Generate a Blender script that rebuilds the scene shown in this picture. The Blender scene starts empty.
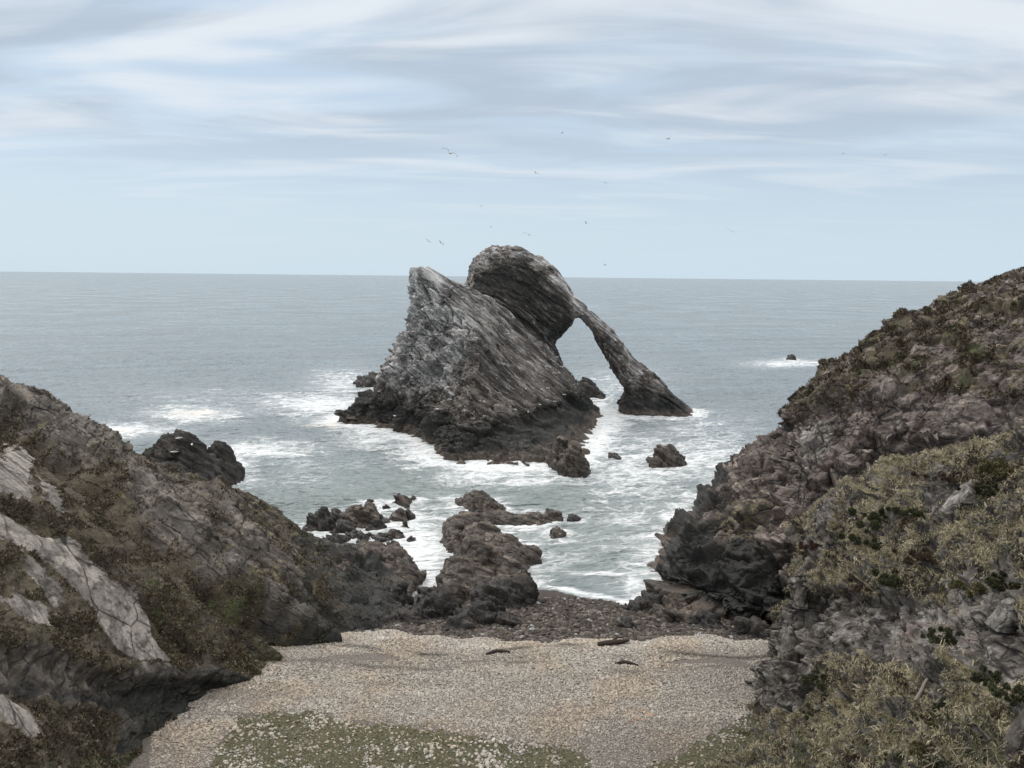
import bpy, math, numpy as np
from mathutils import Matrix, Vector
rng = np.random.default_rng(7)
S = bpy.context.scene
COL = S.collection
# ------------------------------------------------------------------ camera geometry
H = 18.0; F = 800.0
TH = math.radians(7.66); PH = math.radians(0.59)
f_ = np.array([0, math.cos(TH), -math.sin(TH)]); u0 = np.array([0, math.sin(TH), math.cos(TH)]); r0 = np.array([1., 0, 0])
r_ = math.cos(PH)*r0 + math.sin(PH)*u0; u_ = math.cos(PH)*u0 - math.sin(PH)*r0
def Xof(px, Y, z):                     # world x of the point seen in column px at distance Y and height z
    k = (px-512)/F; vf = Y*f_[1] + (z-H)*f_[2]; vu = Y*u0[1] + (z-H)*u0[2]
    return (k*vf - math.sin(PH)*vu)/math.cos(PH)
def at(px, py, Y):                     # point on the line of sight at distance Y
    d = f_ + (px-512)/F*r_ + (384-py)/F*u_
    return np.array([0, 0, H]) + d*(Y/d[1])
def atz(px, py, z=0.0):                # point on the line of sight at height z
    d = f_ + (px-512)/F*r_ + (384-py)/F*u_
    return np.array([0, 0, H]) + d*((z-H)/d[2])
def proj(P):
    v = P - np.array([0, 0, H]); w = np.maximum(v@f_, .1)
    return 512 + F*(v@r_)/w, 384 - F*(v@u_)/w
# ------------------------------------------------------------------ noise
_g = rng.normal(size=(256, 3)); _g /= np.linalg.norm(_g, axis=1)[:, None]
_perm = np.concatenate([rng.permutation(256)]*2)
_r4 = rng.random((256, 4))
def _h(i, j, k): return _perm[(_perm[(_perm[i & 255] + j) & 255] + k) & 255]
def pn(p, seed=0):
    p = p + seed*17.31; i = np.floor(p).astype(np.int64); f = p - i; u = f*f*f*(f*(f*6-15)+10)
    out = 0
    for a in (0, 1):
        wa = u[:, 0] if a else 1-u[:, 0]
        for b in (0, 1):
            wb = wa*(u[:, 1] if b else 1-u[:, 1])
            for c in (0, 1):
                w = wb*(u[:, 2] if c else 1-u[:, 2])
                g = _g[_h(i[:, 0]+a, i[:, 1]+b, i[:, 2]+c)]
                out = out + w*(g[:, 0]*(f[:, 0]-a) + g[:, 1]*(f[:, 1]-b) + g[:, 2]*(f[:, 2]-c))
    return out*1.5
def fbm(p, o=4, seed=0, gain=.5):
    s = 0; a = 1
    for k in range(o):
        s = s + a*pn(p, seed+k*3); p = p*2.03; a *= gain
    return s
def ridged(p, o=4, seed=0, gain=.5):
    s = 0; a = 1
    for k in range(o):
        s = s + a*(1-2*np.abs(pn(p, seed+k*3))); p = p*2.07; a *= gain
    return s
def worley(p, seed=0):
    p = p + seed*9.7; i = np.floor(p).astype(np.int64); n = len(p)
    F1 = np.full(n, 9.); F2 = np.full(n, 9.); ID = np.zeros(n, np.int64); REL = np.zeros((n, 3))
    for a in (-1, 0, 1):
        for b in (-1, 0, 1):
            for c in (-1, 0, 1):
                h = _h(i[:, 0]+a, i[:, 1]+b, i[:, 2]+c)
                rel = p - (i + np.array([a, b, c]) + .1 + .8*_r4[h, :3]); d = np.sqrt((rel**2).sum(1))
                m = d < F1
                F2 = np.where(m, F1, np.minimum(F2, d)); F1 = np.where(m, d, F1); ID = np.where(m, h, ID); REL[m] = rel[m]
    return F1, F2, ID, REL
def blocks(p, sx, seed=0):             # faceted broken rock: each cell its own tilt, cracks between cells
    F1, F2, ID, REL = worley(p*sx, seed)
    r = _r4[(ID*7+13) & 255]
    d = (r[:, 3]-.5)*1.0 + ((r[:, :3]-.5)*REL).sum(1)*2.0
    e = F2-F1
    return d*sstep(0, .07, e), sstep(0, .08, e)
def beds(c, amp_seed, wob=0):          # stepped layers: each bed stands at its own height
    c = c + wob; i = np.floor(c).astype(np.int64); f = c-i
    h = lambda k: _r4[(k*37+amp_seed) & 255, 0]-.5
    t = sstep(.86, 1., f); return h(i)*(1-t)+h(i+1)*t
def sstep(a, b, x):
    t = np.clip((x-a)/(b-a), 0, 1); return t*t*(3-2*t)
def inpoly(px, py, poly):
    r = np.zeros(len(px), bool); n = len(poly)
    for k in range(n):
        x1, y1 = poly[k]; x2, y2 = poly[(k+1) % n]
        c = ((y1 > py) != (y2 > py))
        with np.errstate(divide='ignore', invalid='ignore'):
            r ^= c & (px < (x2-x1)*(py-y1)/((y2-y1) if y2 != y1 else 1e-9)+x1)
    return r.astype(float)
def polyd(px, py, line):               # signed distance to a polyline (+ below/left of it when it runs left to right)
    best = np.full(len(px), 1e9); sg = np.ones(len(px))
    for (x1, y1), (x2, y2) in zip(line[:-1], line[1:]):
        dx, dy = x2-x1, y2-y1; L = dx*dx+dy*dy
        t = np.clip(((px-x1)*dx+(py-y1)*dy)/L, 0, 1); ex = px-(x1+t*dx); ey = py-(y1+t*dy); d = np.hypot(ex, ey)
        m = d < best; best = np.where(m, d, best); sg = np.where(m, np.sign(dx*ey-dy*ex), sg)
    return best*sg
# ------------------------------------------------------------------ mesh helpers
def mesh(name, V, faces, mat=None, attrs=None, smooth=True):
    me = bpy.data.meshes.new(name); V = np.asarray(V, np.float32); faces = np.asarray(faces, np.int32)
    nf, k = faces.shape
    me.vertices.add(len(V)); me.vertices.foreach_set('co', V.ravel())
    me.loops.add(nf*k); me.loops.foreach_set('vertex_index', faces.ravel())
    me.polygons.add(nf); me.polygons.foreach_set('loop_start', np.arange(0, nf*k, k, dtype=np.int32))
    me.polygons.foreach_set('loop_total', np.full(nf, k, np.int32))
    me.update(calc_edges=True)
    me.polygons.foreach_set('use_smooth', np.full(nf, smooth, bool))
    for an, arr in (attrs or {}).items():
        a = me.color_attributes.new(an, 'FLOAT_COLOR', 'POINT')
        c = np.ones((len(V), 4), np.float32); c[:, :arr.shape[1]] = arr; a.data.foreach_set('color', c.ravel())
    if mat: me.materials.append(mat)
    me.update(); return me
def obj(name, me, parent=None, label=None, cat=None, group=None, kind=None):
    o = bpy.data.objects.new(name, me); COL.objects.link(o)
    if parent: o.parent = parent
    if label: o['label'] = label
    if cat: o['category'] = cat
    if group: o['group'] = group
    if kind: o['kind'] = kind
    return o
def gridfaces(n, m, wrap=False):
    idx = np.arange(n*m).reshape(n, m)
    if wrap: idx = np.concatenate([idx, idx[:, :1]], 1)
    return np.stack([idx[:-1, :-1], idx[:-1, 1:], idx[1:, 1:], idx[1:, :-1]], -1).reshape(-1, 4)
def cr(P, n, axis, wrap=False):        # Catmull-Rom resampling of a control grid along an axis
    P = np.moveaxis(P, axis, 0); m = len(P)
    t = np.linspace(0, m if wrap else m-1, n, endpoint=not wrap); i = np.floor(t).astype(int)
    if not wrap: i = np.minimum(i, m-2)
    u = (t-i).reshape(-1, *([1]*(P.ndim-1)))
    g = (lambda k: P[k % m]) if wrap else (lambda k: P[np.clip(k, 0, m-1)])
    a, b, c, d = g(i-1), g(i), g(i+1), g(i+2)
    R = .5*((2*b)+(c-a)*u+(2*a-5*b+4*c-d)*u*u+(3*b-a-3*c+d)*u**3)
    return np.moveaxis(R, 0, axis)
def gnormals(G, wrap=False):
    if wrap: dv = np.roll(G, -1, 1)-np.roll(G, 1, 1)
    else: dv = np.gradient(G, axis=1)
    du = np.gradient(G, axis=0); n = np.cross(dv, du); n /= np.linalg.norm(n, axis=2)[..., None]+1e-9
    return n
def lin(P, n, wrap):
    P = np.moveaxis(P, 1, 0); m = len(P); t = np.linspace(0, m if wrap else m-1, n, endpoint=not wrap); i = np.floor(t).astype(int) % m; u = (t-np.floor(t)).reshape(-1, 1, 1)
    return np.moveaxis(P[i]*(1-u)+P[(i+1) % m]*u, 0, 1)
def contours(levels, n, m, wrap=False, sharp=False):
    C = np.array([[(Xof(px, Y, z), Y, z) for px, Y in pts] for z, pts in levels])
    G = cr(lin(C, m, wrap)*.7+cr(C, m, 1, wrap)*.3 if sharp else cr(C, m, 1, wrap), n, 0)
    return G
# ------------------------------------------------------------------ materials
class N:
    def __init__(s, name):
        s.m = bpy.data.materials.new(name); s.m.use_nodes = True; s.t = s.m.node_tree; s.t.nodes.clear()
        s.out = s.t.nodes.new('ShaderNodeOutputMaterial'); s.b = s.t.nodes.new('ShaderNodeBsdfPrincipled')
        s.t.links.new(s.b.outputs[0], s.out.inputs[0]); s.geo = s.t.nodes.new('ShaderNodeNewGeometry')
        s.pos = s.geo.outputs['Position']
    def L(s, a, b): s.t.links.new(a, b)
    def put(s, sock, v):
        if isinstance(v, bpy.types.NodeSocket): s.L(v, sock)
        elif isinstance(v, (tuple, list)) and sock.type == 'RGBA': sock.default_value = (*v[:3], 1)
        else: sock.default_value = v
    def noise(s, scale, detail=6, rough=.55, vec=None, dist=0):
        n = s.t.nodes.new('ShaderNodeTexNoise'); n.inputs['Scale'].default_value = scale; n.inputs['Detail'].default_value = detail
        n.inputs['Roughness'].default_value = rough; n.inputs['Distortion'].default_value = dist
        s.L(vec or s.pos, n.inputs['Vector']); return n.outputs['Fac']
    def vor(s, scale, feat='F1', vec=None, out='Distance', rnd=1):
        n = s.t.nodes.new('ShaderNodeTexVoronoi'); n.feature = feat; n.inputs['Scale'].default_value = scale
        n.inputs['Randomness'].default_value = rnd
        s.L(vec or s.pos, n.inputs['Vector']); return n.outputs[out]
    def math(s, op, a, b=0, clamp=False):
        n = s.t.nodes.new('ShaderNodeMath'); n.operation = op; n.use_clamp = clamp; s.put(n.inputs[0], a); s.put(n.inputs[1], b); return n.outputs[0]
    def ramp(s, v, a, b, lo=0., hi=1.):
        n = s.t.nodes.new('ShaderNodeMapRange'); n.interpolation_type = 'SMOOTHSTEP'; s.put(n.inputs[0], v)
        for k, x in zip((1, 2, 3, 4), (a, b, lo, hi)): s.put(n.inputs[k], x)
        return n.outputs[0]
    def mix(s, f, a, b, mode='MIX'):
        n = s.t.nodes.new('ShaderNodeMix'); n.data_type = 'RGBA'; n.blend_type = mode
        s.put(n.inputs[0], f); s.put(n.inputs[6], a); s.put(n.inputs[7], b); return n.outputs[2]
    def attr(s, name):
        n = s.t.nodes.new('ShaderNodeAttribute'); n.attribute_name = name
        q = s.t.nodes.new('ShaderNodeSeparateColor'); s.L(n.outputs['Color'], q.inputs[0]); return n.outputs['Color'], q.outputs[0], q.outputs[1], q.outputs[2]
    def xyz(s, v=None):
        q = s.t.nodes.new('ShaderNodeSeparateXYZ'); s.L(v or s.pos, q.inputs[0]); return q.outputs
    def mapping(s, rot=(0, 0, 0), sc=(1, 1, 1), vec=None):
        n = s.t.nodes.new('ShaderNodeMapping'); n.vector_type = 'TEXTURE'; n.inputs['Rotation'].default_value = rot
        n.inputs['Scale'].default_value = tuple(1/x for x in sc); s.L(vec or s.pos, n.inputs['Vector']); return n.outputs[0]
    def bump(s, h, strength=.5, dist=.1, prev=None):
        n = s.t.nodes.new('ShaderNodeBump'); n.inputs['Strength'].default_value = strength; n.inputs['Distance'].default_value = dist
        s.L(h, n.inputs['Height'])
        if prev: s.L(prev, n.inputs['Normal'])
        s.L(n.outputs[0], s.b.inputs['Normal']); return n.outputs[0]
def rock_mat(name, dark, mid, light, pale=(.42, .41, .39), tide=False, rot=(0, 0, 0), strat=(.25, 1.2, 2.5), fine=1.0, speck=0):
    k = N(name); bed = k.attr('bed')[0]
    def sc(v):
        n = k.t.nodes.new('ShaderNodeVectorMath'); n.operation = 'MULTIPLY'; k.L(bed, n.inputs[0]); n.inputs[1].default_value = v; return n.outputs[0]
    sv = sc(strat)
    a, b, c = k.noise(.35, 8, .6), k.noise(1.0*fine, 8, .65, sv), k.noise(7*fine, 6, .7)
    col = k.mix(k.ramp(a, .35, .65), dark, mid)
    col = k.mix(k.ramp(b, .42, .66), col, light)
    col = k.mix(k.ramp(c, .3, .75, 0, 1), k.mix(.55, col, (.02, .018, .016)), col)
    _, pl, dk, rd = k.attr('m1'); _, gr, st, he = k.attr('m2')
    br = k.noise(2.2*fine, 8, .72, sv)
    def msk(v, soft=.12):
        t = k.math('ADD', v, k.math('MULTIPLY', k.math('SUBTRACT', br, .5), 1.5)); return k.ramp(t, .5-soft, .5+soft)
    col = k.mix(k.math('MULTIPLY', msk(rd), .6), col, (.20, .12, .095))
    pc = k.mix(k.ramp(k.math('MULTIPLY', k.math('ADD', c, k.noise(1.8*fine, 8, .75, sc(tuple(x*1.2 for x in strat)))), .5), .36, .58), tuple(x*.45 for x in pale), pale)
    col = k.mix(k.math('MULTIPLY', msk(pl, .34), .88), col, pc)
    wr = k.t.nodes.new('ShaderNodeTexNoise'); wr.inputs['Scale'].default_value = 1.5*fine; wr.inputs['Detail'].default_value = 5; k.L(k.pos, wr.inputs['Vector'])
    va = k.t.nodes.new('ShaderNodeVectorMath'); va.operation = 'MULTIPLY_ADD'; k.L(wr.outputs['Color'], va.inputs[0]); va.inputs[1].default_value = (.45, .45, .45); k.L(sc(tuple(x*.8 for x in strat)), va.inputs[2])
    crack = k.vor(.8*fine, 'DISTANCE_TO_EDGE', va.outputs[0])
    cq = k.t.nodes.new('ShaderNodeSeparateColor'); k.L(k.vor(.8*fine, 'F1', va.outputs[0], 'Color'), cq.inputs[0])
    cq2 = k.t.nodes.new('ShaderNodeSeparateColor'); k.L(k.vor(2.3*fine, 'F1', va.outputs[0], 'Color'), cq2.inputs[0])
    tint = k.math('ADD', k.math('MULTIPLY', cq.outputs[0], .5), k.math('MULTIPLY', cq2.outputs[1], .5))
    gv = k.t.nodes.new('ShaderNodeCombineColor'); tv = k.ramp(tint, .15, .85, .62, 1.38)
    for i_ in range(3): k.L(tv, gv.inputs[i_])
    col = k.mix(1., col, gv.outputs[0], 'MULTIPLY')
    streak = k.noise(1.6*fine, 7, .7, sc(tuple(x*y for x, y in zip(strat, (.35, 1.6, 1.6)))))
    col = k.mix(k.ramp(streak, .36, .50, .75, 0), col, (.022, .019, .017))
    col = k.mix(k.math('MULTIPLY', k.ramp(crack, 0, .04, .75, 0), k.math('SUBTRACT', 1, k.math('MULTIPLY', pl, .8))), col, (.015, .013, .012))
    crack2 = k.vor(.55*fine, 'DISTANCE_TO_EDGE', sc(tuple(x*y for x, y in zip(strat, (.6, 1., 1.)))))
    col = k.mix(k.math('MULTIPLY', k.ramp(crack2, .004, .032, .85, 0), k.ramp(a, .42, .55)), col, (.014, .012, .011))
    if speck: col = k.mix(k.ramp(k.noise(2.6, 4, .7, sc((.5, 1, 1))), .60, .66, 0, speck), col, pc)
    col = k.mix(k.math('MULTIPLY', msk(dk), .85), col, k.mix(k.ramp(c, .3, .7), (.008, .009, .009), (.035, .034, .03)))
    if tide:
        z = k.xyz()[2]; zz = k.math('ADD', z, k.math('MULTIPLY', k.math('SUBTRACT', k.noise(.35, 6, .7), .5), 5.))
        col = k.mix(k.ramp(zz, 2.6, 4.6, .92, 0), col, k.mix(k.ramp(c, .35, .7), (.009, .0105, .010), (.031, .032, .027)))
        z2 = k.math('ADD', z, k.math('MULTIPLY', k.math('SUBTRACT', k.noise(.8, 5, .6), .5), 1.4))
        col = k.mix(k.ramp(z2, .6, 1.3, .9, 0), col, k.mix(k.ramp(c, .3, .7), (.055, .043, .034), (.14, .11, .088)))
    hc = k.mix(k.ramp(k.noise(1.3, 5, .6), .35, .65), (.055, .043, .030), (.105, .088, .055))
    hc = k.mix(k.ramp(k.noise(14, 4, .8), .35, .65), k.mix(.6, hc, (.01, .009, .006)), hc)
    gc = k.mix(k.ramp(k.noise(9, 5, .7), .3, .7), (.035, .045, .018), (.10, .105, .045))
    sc_ = k.mix(k.ramp(k.noise(8, 5, .75), .3, .7), (.08, .075, .035), (.25, .215, .125))
    for v, cc in ((he, hc), (st, sc_), (gr, gc)): col = k.mix(msk(v), col, cc)
    k.L(col, k.b.inputs['Base Color']); k.L(k.ramp(k.xyz()[2], .3, 3.2, .38, .85), k.b.inputs['Roughness']); k.b.inputs['Specular IOR Level'].default_value = .35
    hgt = k.math('ADD', k.noise(5*fine, 8, .72, sv), k.math('MULTIPLY', k.ramp(crack, 0, .06), .6))
    k.bump(hgt, .7, .16/fine, None)
    return k.m
M = {}
M['stack'] = rock_mat('stack_rock', (.080, .069, .061), (.150, .130, .114), (.29, .262, .235), (.56, .55, .535), True, (0, 0, 0), (.18, 1.0, 1.0), 1.0, .75)
M['left'] = rock_mat('slope_rock', (.07, .062, .052), (.125, .11, .09), (.20, .175, .145), (.275, .255, .225), True, (0, 0, 0), (.3, 1, 1.8), 1.3)
M['right'] = rock_mat('cliff_rock', (.075, .062, .055), (.185, .148, .128), (.29, .245, .215), (.33, .32, .29), True, (0, math.radians(-8), 0), (.7, .9, 1.2), 1.2)
M['crag'] = rock_mat('crag_rock', (.085, .075, .066), (.165, .145, .125), (.235, .215, .19), (.36, .34, .31), False, (0, 0, 0), (1, 1, .7), 2.0)
M['sea_rock'] = rock_mat('sea_rock', (.045, .038, .032), (.115, .093, .074), (.20, .165, .13), (.4, .38, .36), False, (0, math.radians(30), 0), (.4, 1, 2), 1.3)
M['black_rock'] = rock_mat('black_rock', (.018, .018, .017), (.038, .036, .033), (.085, .076, .066), (.4, .38, .36), False, (0, math.radians(30), 0), (.4, 1, 2), 1.3)
def vcol_mat(name, rough=.8, var=.25, scale=9):
    k = N(name); c, *_ = k.attr('col')
    k.L(k.mix(k.ramp(k.noise(scale, 4, .7), .3, .7, var, 0), c, (.02, .018, .015)), k.b.inputs['Base Color'])
    k.b.inputs['Roughness'].default_value = rough; k.b.inputs['Specular IOR Level'].default_value = .25; return k.m
M['pebble'] = vcol_mat('pebble_stone', .75, .3, 25); M['leaf'] = vcol_mat('leaf', .85, .2); M['wood'] = vcol_mat('weathered_wood', .9, .5, 30)
M['gull'] = vcol_mat('gull_feathers', .8, .05)
# ------------------------------------------------------------------ displaced terrain pieces
ALLV = []
def frame(tilt, yaw=0):                # axes: along the beds, along strike, across the beds
    a = math.radians(tilt); b = math.radians(yaw)
    d = np.array([math.cos(a)*math.cos(b), math.cos(a)*math.sin(b), -math.sin(a)]); s = np.array([-math.sin(b), math.cos(b), 0]); n = np.cross(d, s)
    return np.stack([d, s, n], 1)
def displace(G, nrm, fn, bias=0, post=None):
    P = G.reshape(-1, 3); n = nrm.reshape(-1, 3); D = fn(P, n); D = D - D.mean() - bias
    if post is not None: D = D*post(P)
    if D.ndim == 1: D = D[:, None]*n
    return P + D

def stack_disp(Fm, amp=1.0, blk=1.0):
    def fn(P, n):
        q = P@Fm; K_ = blk(P) if callable(blk) else blk
        w = q + .10*np.stack([pn(P*.35, 1), pn(P*.35, 2), pn(P*.35, 3)], 1)
        lat = .75*w[:, 1]+.75*w[:, 2]
        brk = .35*pn(q*np.array([.05, .2, .2]), 7)
        d = .35*fbm(P*.14, 3, 5)
        d += .70*beds(lat*.40, 3, brk) + .55*beds(lat*1.0, 9, brk*1.8) + .28*beds(lat*2.4, 21, brk*3) + .25*ridged(w*np.array([.035, .5, .5]), 2, 11) + .16*ridged(w*np.array([.08, 1.6, 1.6]), 3, 17)
        b, c = blocks(w, np.array([.12, .40, .40]), 3); d += K_*(.75*b - .30*(1-c))
        b, c = blocks(w, np.array([.40, 1.0, 1.2]), 5); d += K_*(.40*b - .14*(1-c))
        b, c = blocks(w, np.array([1.0, 2.6, 2.6]), 7); d += (.4+.6*K_)*(.13*b - .05*(1-c))
        return amp*d
    return fn
Z3 = lambda n: np.zeros((n, 3))

# ---- the sea stack: one thing, a leaning wedge and the arch behind it
stack = obj('sea_stack', None, label='tall jagged grey sea stack with guano-streaked slabs and a natural arch sloping into the sea', cat='sea stack')
stack.location = (Xof(480, 92, 0), 92, 0); SL = np.array(stack.location)
def ringl(left, C_, T_, back, n=7, bow=0.):
    q = [(C_[0]+(T_[0]-C_[0])*t, C_[1]+(T_[1]-C_[1])*t - bow*math.sin(math.pi*t)) for t in np.linspace(0, 1, n)]
    return left + q + back
W = [(-3, [(325,98),(355,93),(390,89),(422,84),(436,77),(452,73),(500,71.5),(548,72),(582,75),(594,83),(600,93),(614,104),(565,114),(480,118),(395,114),(345,106)]),
 (0, [(336,97),(358,94.2),(391,91),(422,86),(437,78.5),(450,75.3),(500,74),(548,74.5),(577,77),(588,84),(594,93),(606,104),(560,112),(480,116),(400,112),(355,104)]),
 (2.4, ringl([(347,96.7),(366,94.5),(394,91.5),(424,87),(441,80.5)], (453,77.8), (592,103.5), [(552,111),(480,115),(402,111),(362,103)], 7, 9.0)),
 (3.8, ringl([(378,95),(384,93),(398,91.3),(426,87.5),(444,82)], (458,79.3), (585,103), [(548,110),(480,113),(406,109),(380,101)], 7, 7.2)),
 (6, ringl([(384,93),(391,91),(403,90),(427,88),(450,84)], (469,81.8), (573,102), [(540,109),(480,111),(415,107),(388,99)], 7, 3.6)),
 (9, ringl([(392,92.5),(398,91),(408,90),(430,88.5),(457,86.3)], (478,84.8), (550,101.5), [(525,107),(480,108),(420,104),(397,98)], 7, 1.4)),
 (12, ringl([(403,92.5),(408,91),(417,90),(436,89),(459,87.8)], (476,87.5), (525,101), [(505,105),(470,105),(432,101),(410,96)], 7, .5)),
 (15, ringl([(408,92),(413,91),(421,90.5),(433,89.8),(446,89.6)], (457,89.6), (496,100), [(480,102),(455,101),(430,98),(414,95)], 7, .3)),
 (17, ringl([(408,92),(412,91),(417,90.5),(425,90.3),(433,90.3)], (440,90.6), (465,96.5), [(458,98),(448,98),(433,96.5),(415,94.5)], 7, .1)),
 (18.7, [(409,92),(410,91.5),(412,91),(416,90.8),(420,90.8),(424,91),(427,91.5),(429,91.8),(432,92.3),(432,93),(430,93.6),(427,93.9),(422,94),(416,93.6),(412,93),(410,92.5)]),
 (18.95, [(410.5,92),(411.5,91.6),(413,91.3),(416,91.1),(419,91.1),(422,91.3),(424,91.6),(426,91.9),(427,92.3),(427,92.8),(426,93.2),(424,93.5),(420,93.6),(416,93.3),(413,92.8),(411.5,92.4)])]
G = contours(W, 420, 820, True, True); nr = gnormals(G, True)
c0 = G.mean((0, 1)); 
if ((G-c0)*nr).sum() < 0: nr = -nr
fr = frame(40, 27)
def kblk(P):
    px, py = proj(P); e = np.interp(py, [268, 290, 330, 370, 410, 460], [432, 448, 478, 476, 452, 430]); return np.maximum(.22+.80*sstep(12, -12, px-e), .95*sstep(6.5, 3.0, P[:, 2]+2*pn(P*.2, 12)))
fn0 = stack_disp(fr, 1.0, kblk)
def wedge_fn(P, n):
    d = fn0(P, n); px, py = proj(P)
    return d
V = displace(G, nr, wedge_fn, .35, lambda P: .12+.88*sstep(18.7, 16, P[:, 2])); n, m, _ = G.shape
P0 = G.reshape(-1, 3); px, py = proj(P0)
wob = 14*fbm(P0*.25, 4, 31)
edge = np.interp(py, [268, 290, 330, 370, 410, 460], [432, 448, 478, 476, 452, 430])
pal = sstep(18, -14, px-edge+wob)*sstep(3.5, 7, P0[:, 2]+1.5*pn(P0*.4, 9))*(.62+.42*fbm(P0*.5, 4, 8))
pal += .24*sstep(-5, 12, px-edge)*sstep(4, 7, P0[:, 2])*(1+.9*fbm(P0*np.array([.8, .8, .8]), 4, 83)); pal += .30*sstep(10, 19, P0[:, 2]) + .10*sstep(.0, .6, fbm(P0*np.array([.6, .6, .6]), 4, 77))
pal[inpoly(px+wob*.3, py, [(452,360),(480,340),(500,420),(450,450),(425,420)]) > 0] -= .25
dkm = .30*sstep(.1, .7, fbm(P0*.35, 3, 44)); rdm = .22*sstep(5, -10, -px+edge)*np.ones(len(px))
ci = len(V); V = np.vstack([V, V.reshape(n, m, 3)[-1].mean(0)[None]])
fc = gridfaces(n, m, True)
top = np.stack([np.full(m, ci), (n-1)*m+np.arange(m), (n-1)*m+(np.arange(m)+1) % m, (n-1)*m+(np.arange(m)+1) % m], 1)
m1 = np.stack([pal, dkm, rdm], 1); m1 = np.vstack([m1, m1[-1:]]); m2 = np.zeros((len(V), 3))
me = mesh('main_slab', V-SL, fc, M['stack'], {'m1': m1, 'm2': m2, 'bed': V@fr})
obj('main_slab', me, stack); ALLV.append(V); WEDGE = (V, pal)
# arch: cross-sections swept from the hidden foot over the top and down the leaning leg
A = [((445,440),(590,425),107,7),((452,395),(580,395),107.5,7),((458,340),(566,372),108,6.5),((464,298),(558,351),108,6),((469,275),(555,346),108,5.5),((480,253),(555,343),108,5),((502,244.5),(557,341),107.5,4.6),
     ((526,249),(561,338),107,4.2),((547,262),(567,332),106.5,3.6),((562,279),(573,325),106,3.0),((575,296),(578,319),106,2.3),((589,308),(585,326),106,1.9),((605,323),(596,342),106,1.8),
     ((621,341),(608,360),106,1.8),((635,361),(618,379),106,2.1),((652,373),(625,391),106,2.7),((668,389),(619,402),106,3.5),((691,409),(618,413),106.5,4.2),((712,425),(614,430),107,5)]
na, ma = len(A), 24
C = np.zeros((na, ma, 3))
for i, (o_, i_, Y, hd) in enumerate(A):
    po, pi_ = at(*o_, Y), at(*i_, Y); c = (po+pi_)/2; h = (po-pi_)/2
    for j in range(ma):
        t = 2*math.pi*j/ma; cs, sn = math.cos(t), math.sin(t)
        cs = math.copysign(abs(cs)**.8, cs); sn = math.copysign(abs(sn)**.75, sn)
        C[i, j] = c + h*cs + np.array([0, hd*sn, 0])
G = cr(cr(C, 420, 1, True), 640, 0); nr = gnormals(G, True)
cen = G.mean(1, keepdims=True)
nr = nr*np.sign(((G-cen)*nr).sum(2).mean())
fa = stack_disp(frame(38, 10), .8, .7)
def arch_fn(P, n):
    px, py = proj(P); k = np.interp(px, [470, 540, 575, 600, 640, 690], [.8, .8, .38, .55, .75, .9]); return (fa(P, n)+.1)*k
V = displace(G, nr, arch_fn, .15); P0 = G.reshape(-1, 3); px, py = proj(P0)
nn = nr.reshape(-1, 3)
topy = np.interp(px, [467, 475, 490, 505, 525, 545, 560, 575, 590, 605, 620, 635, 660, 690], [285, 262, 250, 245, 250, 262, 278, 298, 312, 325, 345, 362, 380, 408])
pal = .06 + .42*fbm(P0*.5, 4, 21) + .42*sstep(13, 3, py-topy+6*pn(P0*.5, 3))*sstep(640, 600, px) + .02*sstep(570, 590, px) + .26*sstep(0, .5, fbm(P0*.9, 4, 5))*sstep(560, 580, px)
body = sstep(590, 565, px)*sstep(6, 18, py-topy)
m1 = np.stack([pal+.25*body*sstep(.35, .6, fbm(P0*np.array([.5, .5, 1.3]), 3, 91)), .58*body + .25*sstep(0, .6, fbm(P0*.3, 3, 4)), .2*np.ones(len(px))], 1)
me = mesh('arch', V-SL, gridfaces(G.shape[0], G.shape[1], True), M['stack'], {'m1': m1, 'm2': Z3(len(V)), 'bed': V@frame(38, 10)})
obj('arch', me, stack); ALLV.append(V)

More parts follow.
